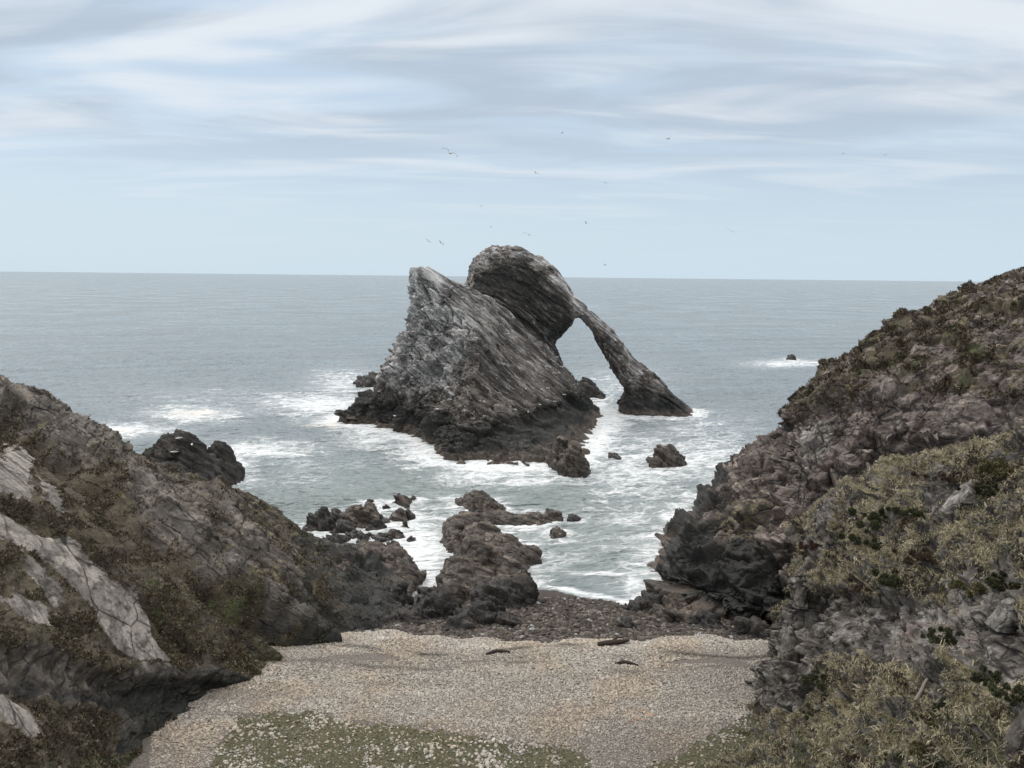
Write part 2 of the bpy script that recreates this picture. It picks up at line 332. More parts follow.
# ---- right headland (far) -------------------------------------------------
R = [(-2, [(740,77),(670,62),(640,50),(636,45),(648,41.5),(676,39),(712,37),(742,36),(790,34.5),(860,33),(960,30),(1100,27),(1300,25)]),
 (0, [(760,75),(690,62),(658,50),(649,46),(656,43),(682,41),(715,39),(745,38),(790,36.5),(860,35),(960,32),(1100,29),(1300,27)]),
 (2, [(770,74),(705,61),(678,50),(666,46),(669,43.5),(690,41),(718,38.7),(746,37),(790,35.7),(860,34.5),(960,31.5),(1100,28.5),(1300,26.5)]),
 (4, [(785,73),(740,60),(722,51),(715,47),(719,44),(731,41.5),(748,39),(762,37.5),(795,36.5),(860,35.5),(960,32.5),(1100,29),(1300,27)]),
 (5.6, [(795,72),(768,60),(750,52),(742,48),(746,45),(755,42.5),(766,40.5),(778,38.5),(805,37.5),(865,36.3),(960,33.3),(1100,30),(1300,27.5)]),
 (6.4, [(800,72),(790,60),(779,52),(776,48),(777,45),(779,42.5),(782,41),(790,39.5),(817,38.5),(870,37.3),(960,34.3),(1100,30.7),(1300,28)]),
 (8, [(815,72),(795,60),(786,52),(783,48),(784,45.5),(787,43.5),(793,42),(805,41),(830,40),(875,39),(960,36),(1100,32),(1300,30)]),
 (9.6, [(826,72),(808,60),(796,53),(792,49),(794,46.5),(799,44.8),(809,43.5),(823,42.5),(848,41.5),(885,40.3),(965,37),(1100,33.5),(1300,31.5)]),
 (11, [(845,72),(828,60),(818,53.5),(815,50),(818,47.6),(824,46),(834,44.8),(847,43.8),(868,42.6),(900,41.2),(972,38.3),(1100,35),(1300,33)]),
 (12.4, [(868,70),(850,60),(843,54.5),(840,51),(843,49),(850,47.5),(861,46.3),(875,45.2),(895,43.6),(925,42),(985,39.5),(1100,36.5),(1300,34.5)]),
 (14, [(892,68),(882,60),(875,55.5),(872,53),(876,51),(884,49.5),(897,48),(913,46.5),(933,45),(960,43.3),(1008,41),(1110,38.5),(1300,36)]),
 (15.6, [(930,66),(918,60),(910,56.5),(908,54),(912,52),(921,50.5),(934,49),(950,47.5),(971,46),(997,44.3),(1037,42),(1130,40),(1300,38)]),
 (17, [(962,65),(955,60),(950,57),(949,55),(954,53.3),(963,52),(976,50.5),(991,49),(1010,47.5),(1035,45.8),(1070,43.6),(1150,41.5),(1300,39.5)]),
 (18.4, [(1010,64),(1004,60),(1002,58),(1004,56),(1009,54.5),(1017,53.5),(1030,52),(1044,51),(1060,50),(1083,48.3),(1115,46.2),(1180,44),(1300,42)]),
 (20, [(1090,64),(1085,61),(1083,59),(1084,57.5),(1088,56),(1094,55),(1104,54),(1116,53),(1130,52),(1148,50.5),(1175,48.5),(1225,46.5),(1300,45)]),
 (21, [(1240,64),(1240,63),(1240,62),(1240,61),(1245,60),(1250,59),(1255,58),(1260,57),(1265,56),(1270,55),(1280,53),(1290,51),(1310,50)])]
G = contours(R, 520, 700); nr = gnormals(G)
if nr[100:400, 420:600, 1].mean() > 0: nr = -nr
frR = frame(-12, 25)
def right_fn(P, n):
    w = P@frR + .2*np.stack([pn(P*.4, 1), pn(P*.4, 2), pn(P*.4, 3)], 1)
    d = .4*fbm(P*.18, 3, 15) + .45*beds(w[:, 2]*.55, 5, .8*pn(P*.15, 4)) + .2*beds(w[:, 2]*1.7, 15, 1.2*pn(P*.3, 4))
    b, c = blocks(w, np.array([.36, .36, .42]), 13); d += 1.15*b - .3*(1-c)
    b, c = blocks(w, np.array([.8, .8, 1.1]), 15); d += .55*b - .2*(1-c)
    b, c = blocks(w, np.array([2.0, 2.0, 2.6]), 17); d += .22*b - .08*(1-c)
    up = sstep(9.5, 13, P[:, 2])
    d *= 1-.5*up
    d -= .5*sstep(10, 8, P[:, 2])
    d += up*.35*ridged(P*np.array([.35, .35, .5]), 3, 51) - .5*up
    return d
V = displace(G, nr, right_fn, .45); P0 = G.reshape(-1, 3); px, py = proj(P0)
edge = np.interp(px, [760, 809, 878, 917, 960, 1024], [445, 415, 386, 384, 395, 400])
nz = np.abs(gnormals(V.reshape(G.shape)).reshape(-1, 3)[:, 2])
f1 = fbm(P0*.45, 4, 60); f2 = fbm(P0*.9, 4, 64)
veg = sstep(6, -8, py-edge+8*f1)
he = veg*(.62+.45*f1-.15*sstep(.2, -.4, f2)) ; gr = veg*(.12+.5*f2*sstep(-.3, .4, f1)+.2*sstep(0, .5, f2)); st = veg*(.2+.45*fbm(P0*.8, 4, 71))
low = inpoly(px+10*f1, py+10*f2, [(640,560),(700,530),(760,540),(775,590),(745,640),(640,640)])
dk = .75*low + .15*f1
rd = inpoly(px+14*f1, py+14*f2, [(740,560),(790,500),(810,540),(775,640),(735,640)])*.30 + .34*sstep(.1, .6, f2)*(1-low) + .18*veg
pl = .16+.3*f2 + .35*inpoly(px+6*f2, py+6*f1, [(790,425),(830,420),(835,450),(795,470)])
pl *= 1-low
green_nose = inpoly(px+10*f1, py+8*f2, [(715,500),(770,480),(775,520),(740,540),(715,525)])
st += .42*green_nose
me = mesh('headland', V, gridfaces(*G.shape[:2]), M['right'], {'m1': np.stack([pl, dk, rd], 1), 'm2': np.stack([gr, st, he], 1), 'bed': V@frR})
obj('cliff', me, kind='structure', label='tall dark brown headland cliff dropping to the cove, heather on its upper slope')
RIGHT = (V, gr, st, he, nz); ALLV.append(V)

# ---- right crag (near) ------------------------------------------------------
Cg = [(.5, [(1000,38),(900,37),(800,36),(770,33),(760,30.5),(752,28.5),(730,26.5),(700,24.5),(665,22),(620,19),(560,16),(480,12)]),
 (2.3, [(1000,36),(900,35),(800,34),(776,31),(768,29),(764,27.4),(748,25.8),(716,24.2),(690,22.5),(655,20),(615,17),(550,14)]),
 (4, [(1000,35),(900,34),(810,33),(779,30.5),(772,28.8),(771,27.3),(777,25.3),(783,23.3),(782,21),(770,19),(755,16),(735,13)]),
 (6, [(1000,34),(900,33),(820,32),(788,30.3),(781,28.8),(783,27.2),(799,25.3),(829,22.6),(850,19.7),(862,17),(872,14),(885,11)]),
 (8, [(1000,33),(900,32),(832,31.2),(800,30),(792,28.8),(794,27.4),(812,25.8),(850,23.2),(888,20.5),(915,17),(935,14),(965,10)]),
 (9.2, [(1000,32),(900,31.2),(845,30.5),(822,29.7),(812,28.6),(818,27.5),(835,26.2),(868,24),(912,21.3),(945,17.8),(970,14.6),(1010,10)]),
 (10, [(1000,31.3),(900,30.5),(855,30),(836,29.2),(838,28),(850,26.8),(868,25.5),(895,24),(935,21.8),(965,18.3),(992,15),(1040,10)]),
 (11, [(1000,29.5),(930,29),(892,28.5),(880,27.9),(884,27),(892,26.2),(908,25.2),(932,23.8),(964,21.8),(990,18.6),(1012,15.5),(1070,11)]),
 (12, [(1000,27.3),(965,26.6),(943,25.9),(940,25.3),(945,24.8),(955,24.2),(970,23.4),(988,22.3),(1008,20.6),(1022,18.4),(1042,15.8),(1095,12)]),
 (13.2, [(1060,25.5),(1035,24),(1022,23),(1018,22.3),(1021,21.8),(1026,21.3),(1034,20.7),(1042,20),(1052,19.2),(1065,18),(1085,16.3),(1130,13.5)]),
 (15, [(1120,23.5),(1100,22.8),(1090,22.2),(1086,21.7),(1088,21.2),(1092,20.7),(1097,20.2),(1103,19.5),(1112,18.6),(1125,17.5),(1145,16),(1190,14)]),
 (16.5, [(1230,22),(1215,21.5),(1205,21.2),(1200,20.8),(1200,20.4),(1202,20),(1206,19.5),(1212,19),(1220,18.3),(1232,17.5),(1250,16.5),(1290,15)])]
G = contours(Cg, 620, 760); nr = gnormals(G)
if nr[300, 450, 2] < 0: nr = -nr
CL = [(790,592),(835,588),(880,596),(935,600),(955,575),(1000,560),(1040,555)]
def crag_fn(P, n):
    px, py = proj(P); s = polyd(px, py+5*pn(P*.7, 2), CL)
    rock = sstep(-4, 4, s)*sstep(100, 60, s)*sstep(1100, 900, px+py*.3)
    edge = sstep(830, 790, px)
    rk = np.clip(rock+.55*edge, 0, 1)
    w = P + .15*np.stack([pn(P*.5, 1), pn(P*.5, 2), pn(P*.5, 3)], 1)
    d = .30*fbm(P*.35, 4, 25)
    b, c = blocks(w, np.array([.9, .9, .55]), 23); d += (.2+.62*rk)*b - .30*rk*(1-c)
    b, c = blocks(w, np.array([2.1, 2.1, 1.5]), 25); d += (.08+.34*rk)*b - .16*rk*(1-c)
    b, c = blocks(w, np.array([5, 5, 4]), 27); d += (.02+.13*rk)*b - .05*rk*(1-c)
    d += (1-rk)*(.34*ridged(P*np.array([.55, .55, 1.0]), 2, 41) + .22*ridged(P*np.array([1.3, 1.3, 2.0]), 3, 43))
    d += -.40*sstep(-3, 5, s)*sstep(45, 10, s)*sstep(1060, 1000, px)
    return d
V = displace(G, nr, crag_fn); P0 = G.reshape(-1, 3); px, py = proj(P0)
f1 = fbm(P0*.6, 4, 80); f2 = fbm(P0*1.2, 4, 84); s = polyd(px, py, CL)
N2 = gnormals(V.reshape(G.shape)).reshape(-1, 3); N2 *= np.sign((N2*nr.reshape(-1, 3)).sum(1))[:, None]; nz = N2[:, 2]
flat = sstep(.38, .66, nz+.12*f2)
rockp = inpoly(px+8*f1, py+8*f2, [(760,700),(785,600),(835,590),(935,600),(940,680),(905,668),(850,655),(815,655),(800,700),(775,720)])
rockq = inpoly(px+8*f1, py+8*f2, [(945,585),(1030,560),(1030,640),(1000,690),(960,660)])
rockr = inpoly(px+8*f1, py+6*f2, [(800,540),(835,500),(845,500),(825,560),(800,600),(788,600)])
rockt = inpoly(px+6*f1, py+6*f2, [(930,480),(960,470),(975,500),(950,530),(925,510)])
rocks_ = inpoly(px+8*f1, py+6*f2, [(925,600),(965,610),(955,700),(925,705),(915,660)])*.8
rk = np.clip(rocks_+rockp+rockq+rockr*.8+rockt*.8, 0, 1)
vg = np.clip(flat*(1-.9*rk)+.25*(1-rk), 0, 1)
st = vg*(.78+.35*f2-.3*sstep(.1, .7, f1)); gr = vg*(.25+.6*f1+.25*sstep(640, 740, py)-.25*sstep(560, 480, py)); he = vg*(.12+.5*fbm(P0*.7, 3, 90))
pl = .28+.4*f2; rd = .25*rockq+.25*sstep(.2, .6, f1)+.2*rockp; dk = .12+.3*f1
me = mesh('crag', V, gridfaces(*G.shape[:2]), M['crag'], {'m1': np.stack([pl, dk, rd], 1), 'm2': np.stack([gr, st, he], 1), 'bed': V})
obj('hillside', me, kind='structure', label='grassy rock crag rising on the right beside the pebble beach')
CRAG = (V, gr, st, he, nz, px, py, rk); ALLV.append(V)

# ---- left headland ----------------------------------------------------------
Lh = [(-1.5, [(-260,80),(-20,66),(150,59),(240,57),(305,54),(358,52),(408,50),(436,47),(442,43),(450,38.5),(442,34.5),(392,32.8),(352,31.5),(320,30),(285,28.5),(250,27.3),(210,25.5),(170,22.5),(130,19)]),
 (0.3, [(-200,75),(0,62),(150,56),(240,54),(300,51),(350,49),(392,47),(413,45),(416,42),(428,38.5),(425,35.5),(385,33.8),(347,32.5),(318,31),(285,29.7),(250,28.5),(210,26.7),(172,23.8),(130,20)]),
 (1.4, [(-200,73),(0,61),(150,55),(230,53),(285,50.5),(325,48.5),(362,46.5),(385,44.5),(392,42),(396,38.5),(392,36),(370,34.2),(343,33),(318,31.8),(290,30.4),(258,29),(220,27.3),(180,24.5),(135,20.5)]),
 (2.6, [(-200,72),(0,60),(150,54),(215,52),(262,51),(290,49.3),(308,47),(318,44),(326,40.5),(332,37),(330,34.7),(318,33.2),(303,32),(288,30.8),(262,29.5),(232,28.2),(198,26.5),(165,24.5),(125,20.5)]),
 (3.9, [(-200,70),(0,58),(110,53),(165,51),(205,50.5),(235,50),(262,49),(277,46.5),(287,43),(291,39),(286,35.8),(272,33.7),(259,32),(248,30.5),(228,29),(195,27.4),(160,25.3),(128,23),(90,18)]),
 (6, [(-200,68),(0,56),(80,52),(118,50.5),(143,50),(162,49),(178,47.5),(189,45),(199,42),(207,39),(210,36),(205,33.5),(195,31.7),(182,30),(158,28.5),(128,27),(98,25),(68,22),(38,18)]),
 (8, [(-200,66),(0,54),(50,51),(80,50),(95,49),(105,47.5),(113,46),(120,44),(127,42),(130,39),(130,36),(125,34),(115,32),(100,30),(80,28.5),(50,27),(20,25),(-20,22),(-60,18)]),
 (9.8, [(-200,64),(-30,53),(22,50),(40,49),(49,48),(54,47),(58,45.5),(61,44),(62,42),(60,39),(57,36.5),(50,34),(40,32),(25,30),(0,28.5),(-30,27),(-70,25),(-120,22),(-180,18)]),
 (11.4, [(-200,60),(-60,52),(-18,50),(-8,49),(-3,48),(0,46.5),(1,45),(0,43),(-3,41),(-8,38),(-15,36),(-23,34),(-36,32),(-53,30),(-80,28),(-110,26),(-150,24),(-200,21),(-260,18)]),
 (14, [(-300,60),(-180,52),(-130,50),(-115,49),(-108,48),(-103,46.5),(-102,45),(-103,43),(-106,41),(-112,38),(-118,36),(-126,34),(-138,32),(-155,30),(-182,28),(-212,26),(-252,24),(-300,21),(-360,18)])]
G = contours(Lh, 620, 900); nr = gnormals(G)
if nr[300, 500, 2] < 0: nr = -nr
RB = [(-30,392),(0,402),(40,422),(80,446),(120,474),(160,508),(200,545),(240,585),(275,618),(305,640),(335,660)]
R2 = [(165,490),(210,512),(250,545),(290,588),(330,625),(360,648)]
LD = [(-30,632),(0,634),(40,636),(75,646),(110,660),(150,664),(200,672),(262,690)]
LD2 = [(-20,560),(30,566),(60,575),(110,620),(160,655),(215,662),(262,682)]
frL = frame(20, -30)
SLABS = ([(28,435),(43,446),(37,470),(40,488),(20,490),(0,476),(-10,450)],
   [(-20,488),(0,493),(20,506),(43,523),(80,533),(110,560),(140,583),(155,600),(163,626),(184,652),(156,652),(126,635),(102,600),(80,575),(55,548),(20,528),(-20,505)],
   [(-10,590),(20,588),(40,608),(56,616),(74,620),(52,587),(27,578)], [(-10,662),(20,674),(43,691),(62,716),(50,718),(20,695),(-10,676)])
def left_fn(P, n):
    px, py = proj(P); sm = np.clip(sum(inpoly(px+3*pn(P*.9, 6), py, q) for q in SLABS), 0, 1)
    return left_fn0(P, n)*(1-.72*sm)+sm*(.06*beds((P@frL)[:, 1]*1.3, 7, .6*pn(P*.3, 9))+.18)
def left_fn0(P, n):
    px, py = proj(P); w = P@frL + .2*np.stack([pn(P*.35, 1), pn(P*.35, 2), pn(P*.35, 3)], 1)
    wx = 6*pn(P*.6, 5)
    s = polyd(px, py+wx, RB); rocky = sstep(8, -6, s)
    d = .22*fbm(P*.22, 3, 35) + (.10+.22*rocky)*beds(w[:, 1]*.8, 4, .5*pn(P*.12, 4)) + (.06+.25*rocky)*beds(w[:, 2]*1.1, 4, .5*pn(P*.15, 4)) + (.05+.14*rocky)*beds(w[:, 2]*3, 14, 1.4*pn(P*.3, 4))
    d += (.16+.34*rocky)*ridged(w*np.array([.03, .42, .55]), 3, 37) + .10*ridged(w*np.array([.08, 1.5, 1.5]), 2, 36)
    s3 = polyd(px, py+wx, LD); rocky = np.maximum(rocky, .8*sstep(-6, 2, s3)*sstep(55, 30, s3)*sstep(290, 265, px))
    b, c = blocks(w, np.array([.22, .5, .9]), 33); d += (.06+.20*rocky)*b - (.02+.10*rocky)*(1-c)
    b, c = blocks(w, np.array([.35, 1.3, 2.0]), 35); d += (.05+.20*rocky)*b - .08*rocky*(1-c)
    b, c = blocks(w, np.array([2, 3, 4]), 38); d += (.025+.08*rocky)*b
    d += (1-rocky)*.07*fbm(P*2.2, 3, 39)
    d += .75*np.exp(-((s+8)/8)**2) - 1.25*np.exp(-((s-7)/7)**2)          # proud rib of rock and the gully under it
    for ln, am in ((([(-20,470),(40,505),(100,548),(160,600),(200,640)]), .22), ([(60,440),(130,500),(190,555),(240,610),(280,650)], .28), ([(225,540),(270,590),(310,635)], .25)):
        q = polyd(px, py+wx, ln); d += am*(np.exp(-((q+5)/5)**2) - np.exp(-((q-4)/4)**2))
    s2 = polyd(px, py+wx, R2); d += .55*np.exp(-((s2+7)/8)**2)*sstep(165, 215, px) - .45*np.exp(-((s2-5)/4)**2)
    s3 = polyd(px, py+wx, LD); k3 = sstep(290, 250, px); d += k3*(.22*np.exp(-((s3+8)/9)**2) - .34*sstep(-2, 5, s3)*sstep(60, 18, s3))
    return d
V = displace(G, nr, left_fn, .45); P0 = G.reshape(-1, 3); px, py = proj(P0)
f1 = fbm(P0*.5, 4, 100); f2 = fbm(P0*1.1, 4, 104); f3 = fbm(P0*3.5, 4, 108); wx = px+7*f1+6*f2+6*f3; wy = py+7*f2+5*f1+6*f3
pl = sum(inpoly(wx, wy, q) for q in ([(28,435),(43,446),(37,470),(40,488),(20,490),(0,476),(-10,450)],
   [(-20,488),(0,493),(20,506),(43,523),(80,533),(110,560),(140,583),(155,600),(163,626),(184,652),(156,652),(126,635),(102,600),(80,575),(55,548),(20,528),(-20,505)],
   [(-10,590),(20,588),(40,608),(56,616),(74,620),(52,587),(27,578)], [(-10,662),(20,674),(43,691),(62,716),(50,718),(20,695),(-10,676)],
   [(47,463),(60,470),(72,493),(68,512),(53,495)], [(30,535),(60,560),(75,590),(60,590),(40,560)]))
pl = np.clip(pl, 0, 1)
s = polyd(px, py+6*f1, RB); s3 = polyd(px, py+6*f1, LD)
rocky = sstep(4, -4, s)
ledge = sstep(-4, 2, s3)*sstep(34, 26, s3)*sstep(285, 265, px)
ledge = np.maximum(ledge, inpoly(wx, wy, [(150,655),(230,660),(272,690),(225,715),(180,722),(130,680)])*.85)
ledge = np.maximum(ledge, inpoly(wx, wy, [(140,690),(170,700),(175,735),(145,745)])*.7)
low = sstep(2.6, 1.6, P0[:, 2])*sstep(27, 30, P0[:, 1])
bare = np.clip(pl+ledge+low, 0, 1)
gr = inpoly(wx, wy, [(140,570),(200,560),(262,600),(292,640),(302,676),(262,690),(225,655),(190,640),(170,610)])*(.20+.30*f2)+.14+.28*f1
gr += .45*inpoly(wx, wy, [(110,745),(170,735),(175,775),(100,780)])
he = (.72+.25*f1)*(1-rocky)+rocky*(.42+.35*f2)
st = .16+.3*fbm(P0*.9, 3, 110)+.2*rocky*sstep(0, .5, f1)
rib = np.exp(-((s+8)/6)**2)*.8*sstep(-.5, .2, f2); s_2 = polyd(px, py+6*f1, R2); rib = np.maximum(rib, .7*np.exp(-((s_2+6)/5)**2)*sstep(-.4, .2, f2))  # pale bare rock along the ribs, its light edge painted for weak shading
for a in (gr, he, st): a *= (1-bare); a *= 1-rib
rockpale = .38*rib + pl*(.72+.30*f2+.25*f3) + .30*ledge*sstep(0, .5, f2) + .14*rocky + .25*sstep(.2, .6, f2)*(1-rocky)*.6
dk = .12*ledge + .5*ledge*sstep(8, 20, s3+8*f2) + .55*low*sstep(44, 41, P0[:, 1]) + .1*f1
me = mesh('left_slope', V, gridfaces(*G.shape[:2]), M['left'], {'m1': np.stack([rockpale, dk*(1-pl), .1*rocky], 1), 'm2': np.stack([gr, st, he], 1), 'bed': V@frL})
obj('hillside', me, kind='structure', label='dark heather hillside with bare grey slabs sloping down to the cove from the left')
nz = np.abs(gnormals(V.reshape(G.shape)).reshape(-1, 3)[:, 2])
LEFT = (V, gr, st, he, nz, px, py); ALLV.append(V)

# ---- beach: one sheet of ground under the shingle, down to the sea bed ------
def yoff(x): return .35*np.sin(x*.45+1)+.22*np.sin(x*1.3)+.12*np.sin(x*3.1+2)
def beach_z(x, y):
    x = np.asarray(x, float); y0 = y; y = y+yoff(x)*sstep(29, 32, y)*sstep(44, 38, y)
    z = np.interp(y, [0, 15, 23, 29, 32.3, 33.3, 34.3, 37, 42.6, 50, 70, 200], [6, 3.6, 2.5, 2.3, 2.35, 2.25, 1.8, 1.2, 0, -1.6, -4, -6])
    P = np.stack([x, y, 0*x], 1)
    z = z + .10*pn(P*.25, 3) + .05*pn(P*.8, 5) + .018*fbm(P*3, 3, 8)
    return z + sstep(33, 45, y)*.35*np.sin(x*.35+1)
xs = np.concatenate([np.linspace(-70, -24, 40), np.linspace(-23.8, 24, 520), np.linspace(24.3, 70, 40)])
ys = np.concatenate([np.linspace(0, 21, 60), np.linspace(21.1, 45, 460), np.linspace(45.4, 200, 120)])
XX, YY = np.meshgrid(xs, ys); V = np.stack([XX.ravel(), YY.ravel(), beach_z(XX.ravel(), YY.ravel())], 1)
px, py = proj(V); f1 = fbm(V*.5, 4, 120); f2 = fbm(V*1.4, 4, 124)
def moss_mask(px, py, f1, f2):
    a = inpoly(px+16*f1, py+9*f2, [(238,716),(300,712),(400,726),(500,738),(590,752),(600,800),(200,800),(215,750)])
    b = inpoly(px+12*f1, py+7*f2, [(640,775),(680,752),(700,742),(765,705),(790,720),(800,800),(560,830)])
    c = inpoly(px, py, [(-400,768),(1400,768),(1400,5000),(-400,5000)])
    return np.clip(a+b+c, 0, 1)
mo = moss_mask(px, py, f1, f2)
shore = sstep(34, 36, V[:, 1]+.8*f1)
kb = N('beach_ground'); _, a1, a2, a3 = kb.attr('m1')
g1 = kb.mix(kb.ramp(kb.noise(22, 4, .7), .35, .65), (.06, .05, .042), (.20, .175, .15))
g1 = kb.mix(a2, g1, kb.mix(kb.ramp(kb.noise(6, 6, .75), .35, .7), (.018, .015, .012), (.08, .066, .052)))
g1 = kb.mix(kb.ramp(kb.math('ADD', a1, kb.math('MULTIPLY', kb.math('SUBTRACT', kb.noise(5, 6, .7), .5), 1.2)), .4, .6), g1, kb.mix(kb.ramp(kb.noise(12, 5, .7), .3, .7), (.040, .042, .020), (.105, .100, .052)))
kb.L(g1, kb.b.inputs['Base Color']); kb.b.inputs['Roughness'].default_value = .9; kb.bump(kb.noise(18, 6, .7), .8, .06)
me = mesh('beach', V, gridfaces(len(ys), len(xs)), kb.m, {'m1': np.stack([mo, shore, 0*mo], 1)})
obj('beach', me, kind='structure', label='pale pebble beach at the head of the cove')

# ------------------------------------------------------------------ loose stuff scattered over the ground
t_ = (1+5**.5)/2
ICO = np.array([(-1,t_,0),(1,t_,0),(-1,-t_,0),(1,-t_,0),(0,-1,t_),(0,1,t_),(0,-1,-t_),(0,1,-t_),(t_,0,-1),(t_,0,1),(-t_,0,-1),(-t_,0,1)])/1.902
ICF = np.array([(0,11,5),(0,5,1),(0,1,7),(0,7,10),(0,10,11),(1,5,9),(5,11,4),(11,10,2),(10,7,6),(7,1,8),(3,9,4),(3,4,2),(3,2,6),(3,6,8),(3,8,9),(4,9,5),(2,4,11),(6,2,10),(8,6,7),(9,8,1)])
def pebbles(pts, size, cols, sink=.25):
    n = len(pts); a = rng.random(n)*6.28; sc = size[:, None]*np.stack([1+.35*rng.random(n), .75+.3*rng.random(n), .42+.25*rng.random(n)], 1)
    v = ICO[None]*sc[:, None]*(1+.22*(rng.random((n, 12, 1))-.5))
    ti = rng.normal(size=(n, 2))*.25
    x = v[..., 0]*np.cos(a)[:, None]-v[..., 1]*np.sin(a)[:, None]; y = v[..., 0]*np.sin(a)[:, None]+v[..., 1]*np.cos(a)[:, None]
    z = v[..., 2]+x*ti[:, :1]+y*ti[:, 1:]
    V = np.stack([x, y, z+(sc[:, 2]*(1-2*sink))[:, None]*.6], -1)+pts[:, None]
    Fc = ICF[None]+12*np.arange(n)[:, None, None]
    return V.reshape(-1, 3), Fc.reshape(-1, 3), np.repeat(cols, 12, 0)
n = 185000
x = rng.uniform(-15, 11.5, n); y = 22+12.3*rng.random(n); y = np.where(y > 31, y-yoff(x), y)
P = np.stack([x, y, beach_z(x, y)], 1); px, py = proj(P)
f1 = fbm(np.stack([x, y, 0*x], 1)*.5, 4, 120); f2 = fbm(np.stack([x, y, 0*x], 1)*1.4, 4, 124); mo = moss_mask(px, py, f1, f2)
big = sstep(-.2, .6, pn(P*.9, 9))
keep = (px > 150) & (px < 800) & (py < 800) & (rng.random(n) < np.where(mo > 0, .05+.22*sstep(0, .6, f2), 1-.35*sstep(26.8, 25.6, y)))
P = P[keep]; px = px[keep]; py = py[keep]; mk = mo[keep]; n = len(P)
pale_ = np.array([(.37,.345,.30),(.31,.28,.235),(.29,.28,.25),(.43,.405,.36),(.21,.19,.165),(.34,.30,.25)])
c = 1.12*pale_[rng.integers(0, 6, n)]*(.78+.36*rng.random((n, 1)))
warm = sstep(-.3, .5, fbm(P*.35, 3, 130))[:, None]*sstep(720, 690, px)[:, None]
c = c*(1-warm) + c*np.array([1.0, .93, .85])*warm
c = np.where((mk > 0)[:, None], c*1.1, c)
tn = .92+.16*sstep(31.3, 32.6, P[:, 1]+.4*pn(P*.5, 2))+.14*pn(P*np.array([.15, .8, 1]), 6)-.10*sstep(28, 26, P[:, 1])*(P[:, 0] > 0)
c = c*tn[:, None]
weed = (np.exp(-((P[:, 1]-(32.1+.5*np.sin(P[:, 0]*.5)))/.16)**2)+.7*np.exp(-((P[:, 1]-(30.6+.3*np.sin(P[:, 0]*.7+1)))/.12)**2))*sstep(-.1, .4, pn(P*.6, 3)+.1)
c = c*(1-.75*weed[:, None])
c = np.where(((np.hypot(px-640, (py-715)*2.2) < 16) & (rng.random(n) < .25))[:, None], np.array([.38, .25, .15]), c)
sz = (.020+.034*rng.random(n)**2.5+.03*(rng.random(n) < .02))*(.85+.45*sstep(-.2, .5, pn(P*np.array([.25, .9, 1]), 16)))*(1+.35*(mk > 0))
V, Fc, cc = pebbles(P, sz, c)
obj('pebbles', mesh('pebbles', V, Fc, M['pebble'], {'col': cc}, False), kind='stuff', label='pale grey and tan pebbles covering the beach')
# foreshore: dark weedy cobbles below the crest of the beach
n = 15000
x = rng.uniform(-7, 12, n); y = 33.5+.5*rng.random(n)**2+9*rng.random(n)**1.1-yoff(x); P = np.stack([x, y, beach_z(x, y)], 1)
d_ = .10+.9*rng.random((n, 1))**3
c = np.array([.15, .128, .108])*d_ + np.array([.03, .025, .02]); c = np.where(rng.random((n, 1)) < .03, .30, c)
V, Fc, cc = pebbles(P, .04+.13*rng.random(n)**4, c)
obj('cobbles', mesh('cobbles', V, Fc, M['pebble'], {'col': cc}, False), kind='stuff', label='dark weedy cobbles between the pebble beach and the sea')

def blades(P, nrm, L, W_, cols, k=6, spread=.5, droop=.3, down=None):
    n = len(P); base = np.repeat(P, k, 0); N_ = np.repeat(nrm, k, 0); Ls = np.repeat(L, k)*(.6+.7*rng.random(n*k)); c = np.repeat(cols, k, 0)*(.7+.6*rng.random((n*k, 1)))
    d = N_*.6 + np.array([0, 0, .6]) + rng.normal(size=(n*k, 3))*spread
    if down is not None: d += np.repeat(down, k, 0)
    d /= np.linalg.norm(d, axis=1)[:, None]
    side = np.cross(d, rng.normal(size=(n*k, 3))); side /= np.linalg.norm(side, axis=1)[:, None]; w = np.repeat(W_, k)[:, None]*side
    b = base + rng.normal(size=(n*k, 3))*(np.repeat(L, k)*.18)[:, None] - N_*.03
    m_ = b + d*Ls[:, None]*.6; t = b + d*Ls[:, None] - np.array([0, 0, 1.])*(droop*Ls)[:, None]
    V = np.stack([b-w, b+w, m_+w*.8, m_-w*.8, t], 1)
    idx = 5*np.arange(n*k)[:, None]
    Fq = np.concatenate([idx+np.array([[0, 1, 2]]), idx+np.array([[0, 2, 3]]), idx+np.array([[3, 2, 4]])], 1).reshape(-1, 3)
    return V.reshape(-1, 3), Fq, np.repeat(c, 5, 0)
def scatter(src, mask, n):
    V = src; p = np.clip(mask, 0, None); p = p/p.sum(); i = rng.choice(len(V), n, p=p); return i
def vnorm(V, shape):
    q = gnormals(V.reshape(*shape, 3)).reshape(-1, 3); return q*np.sign(q[:, 2])[:, None]
STRAW = np.array([.37, .33, .23]); OLIVE = np.array([.088, .092, .045]); HEATH = np.array([.072, .055, .038]); RUST = np.array([.10, .055, .035])
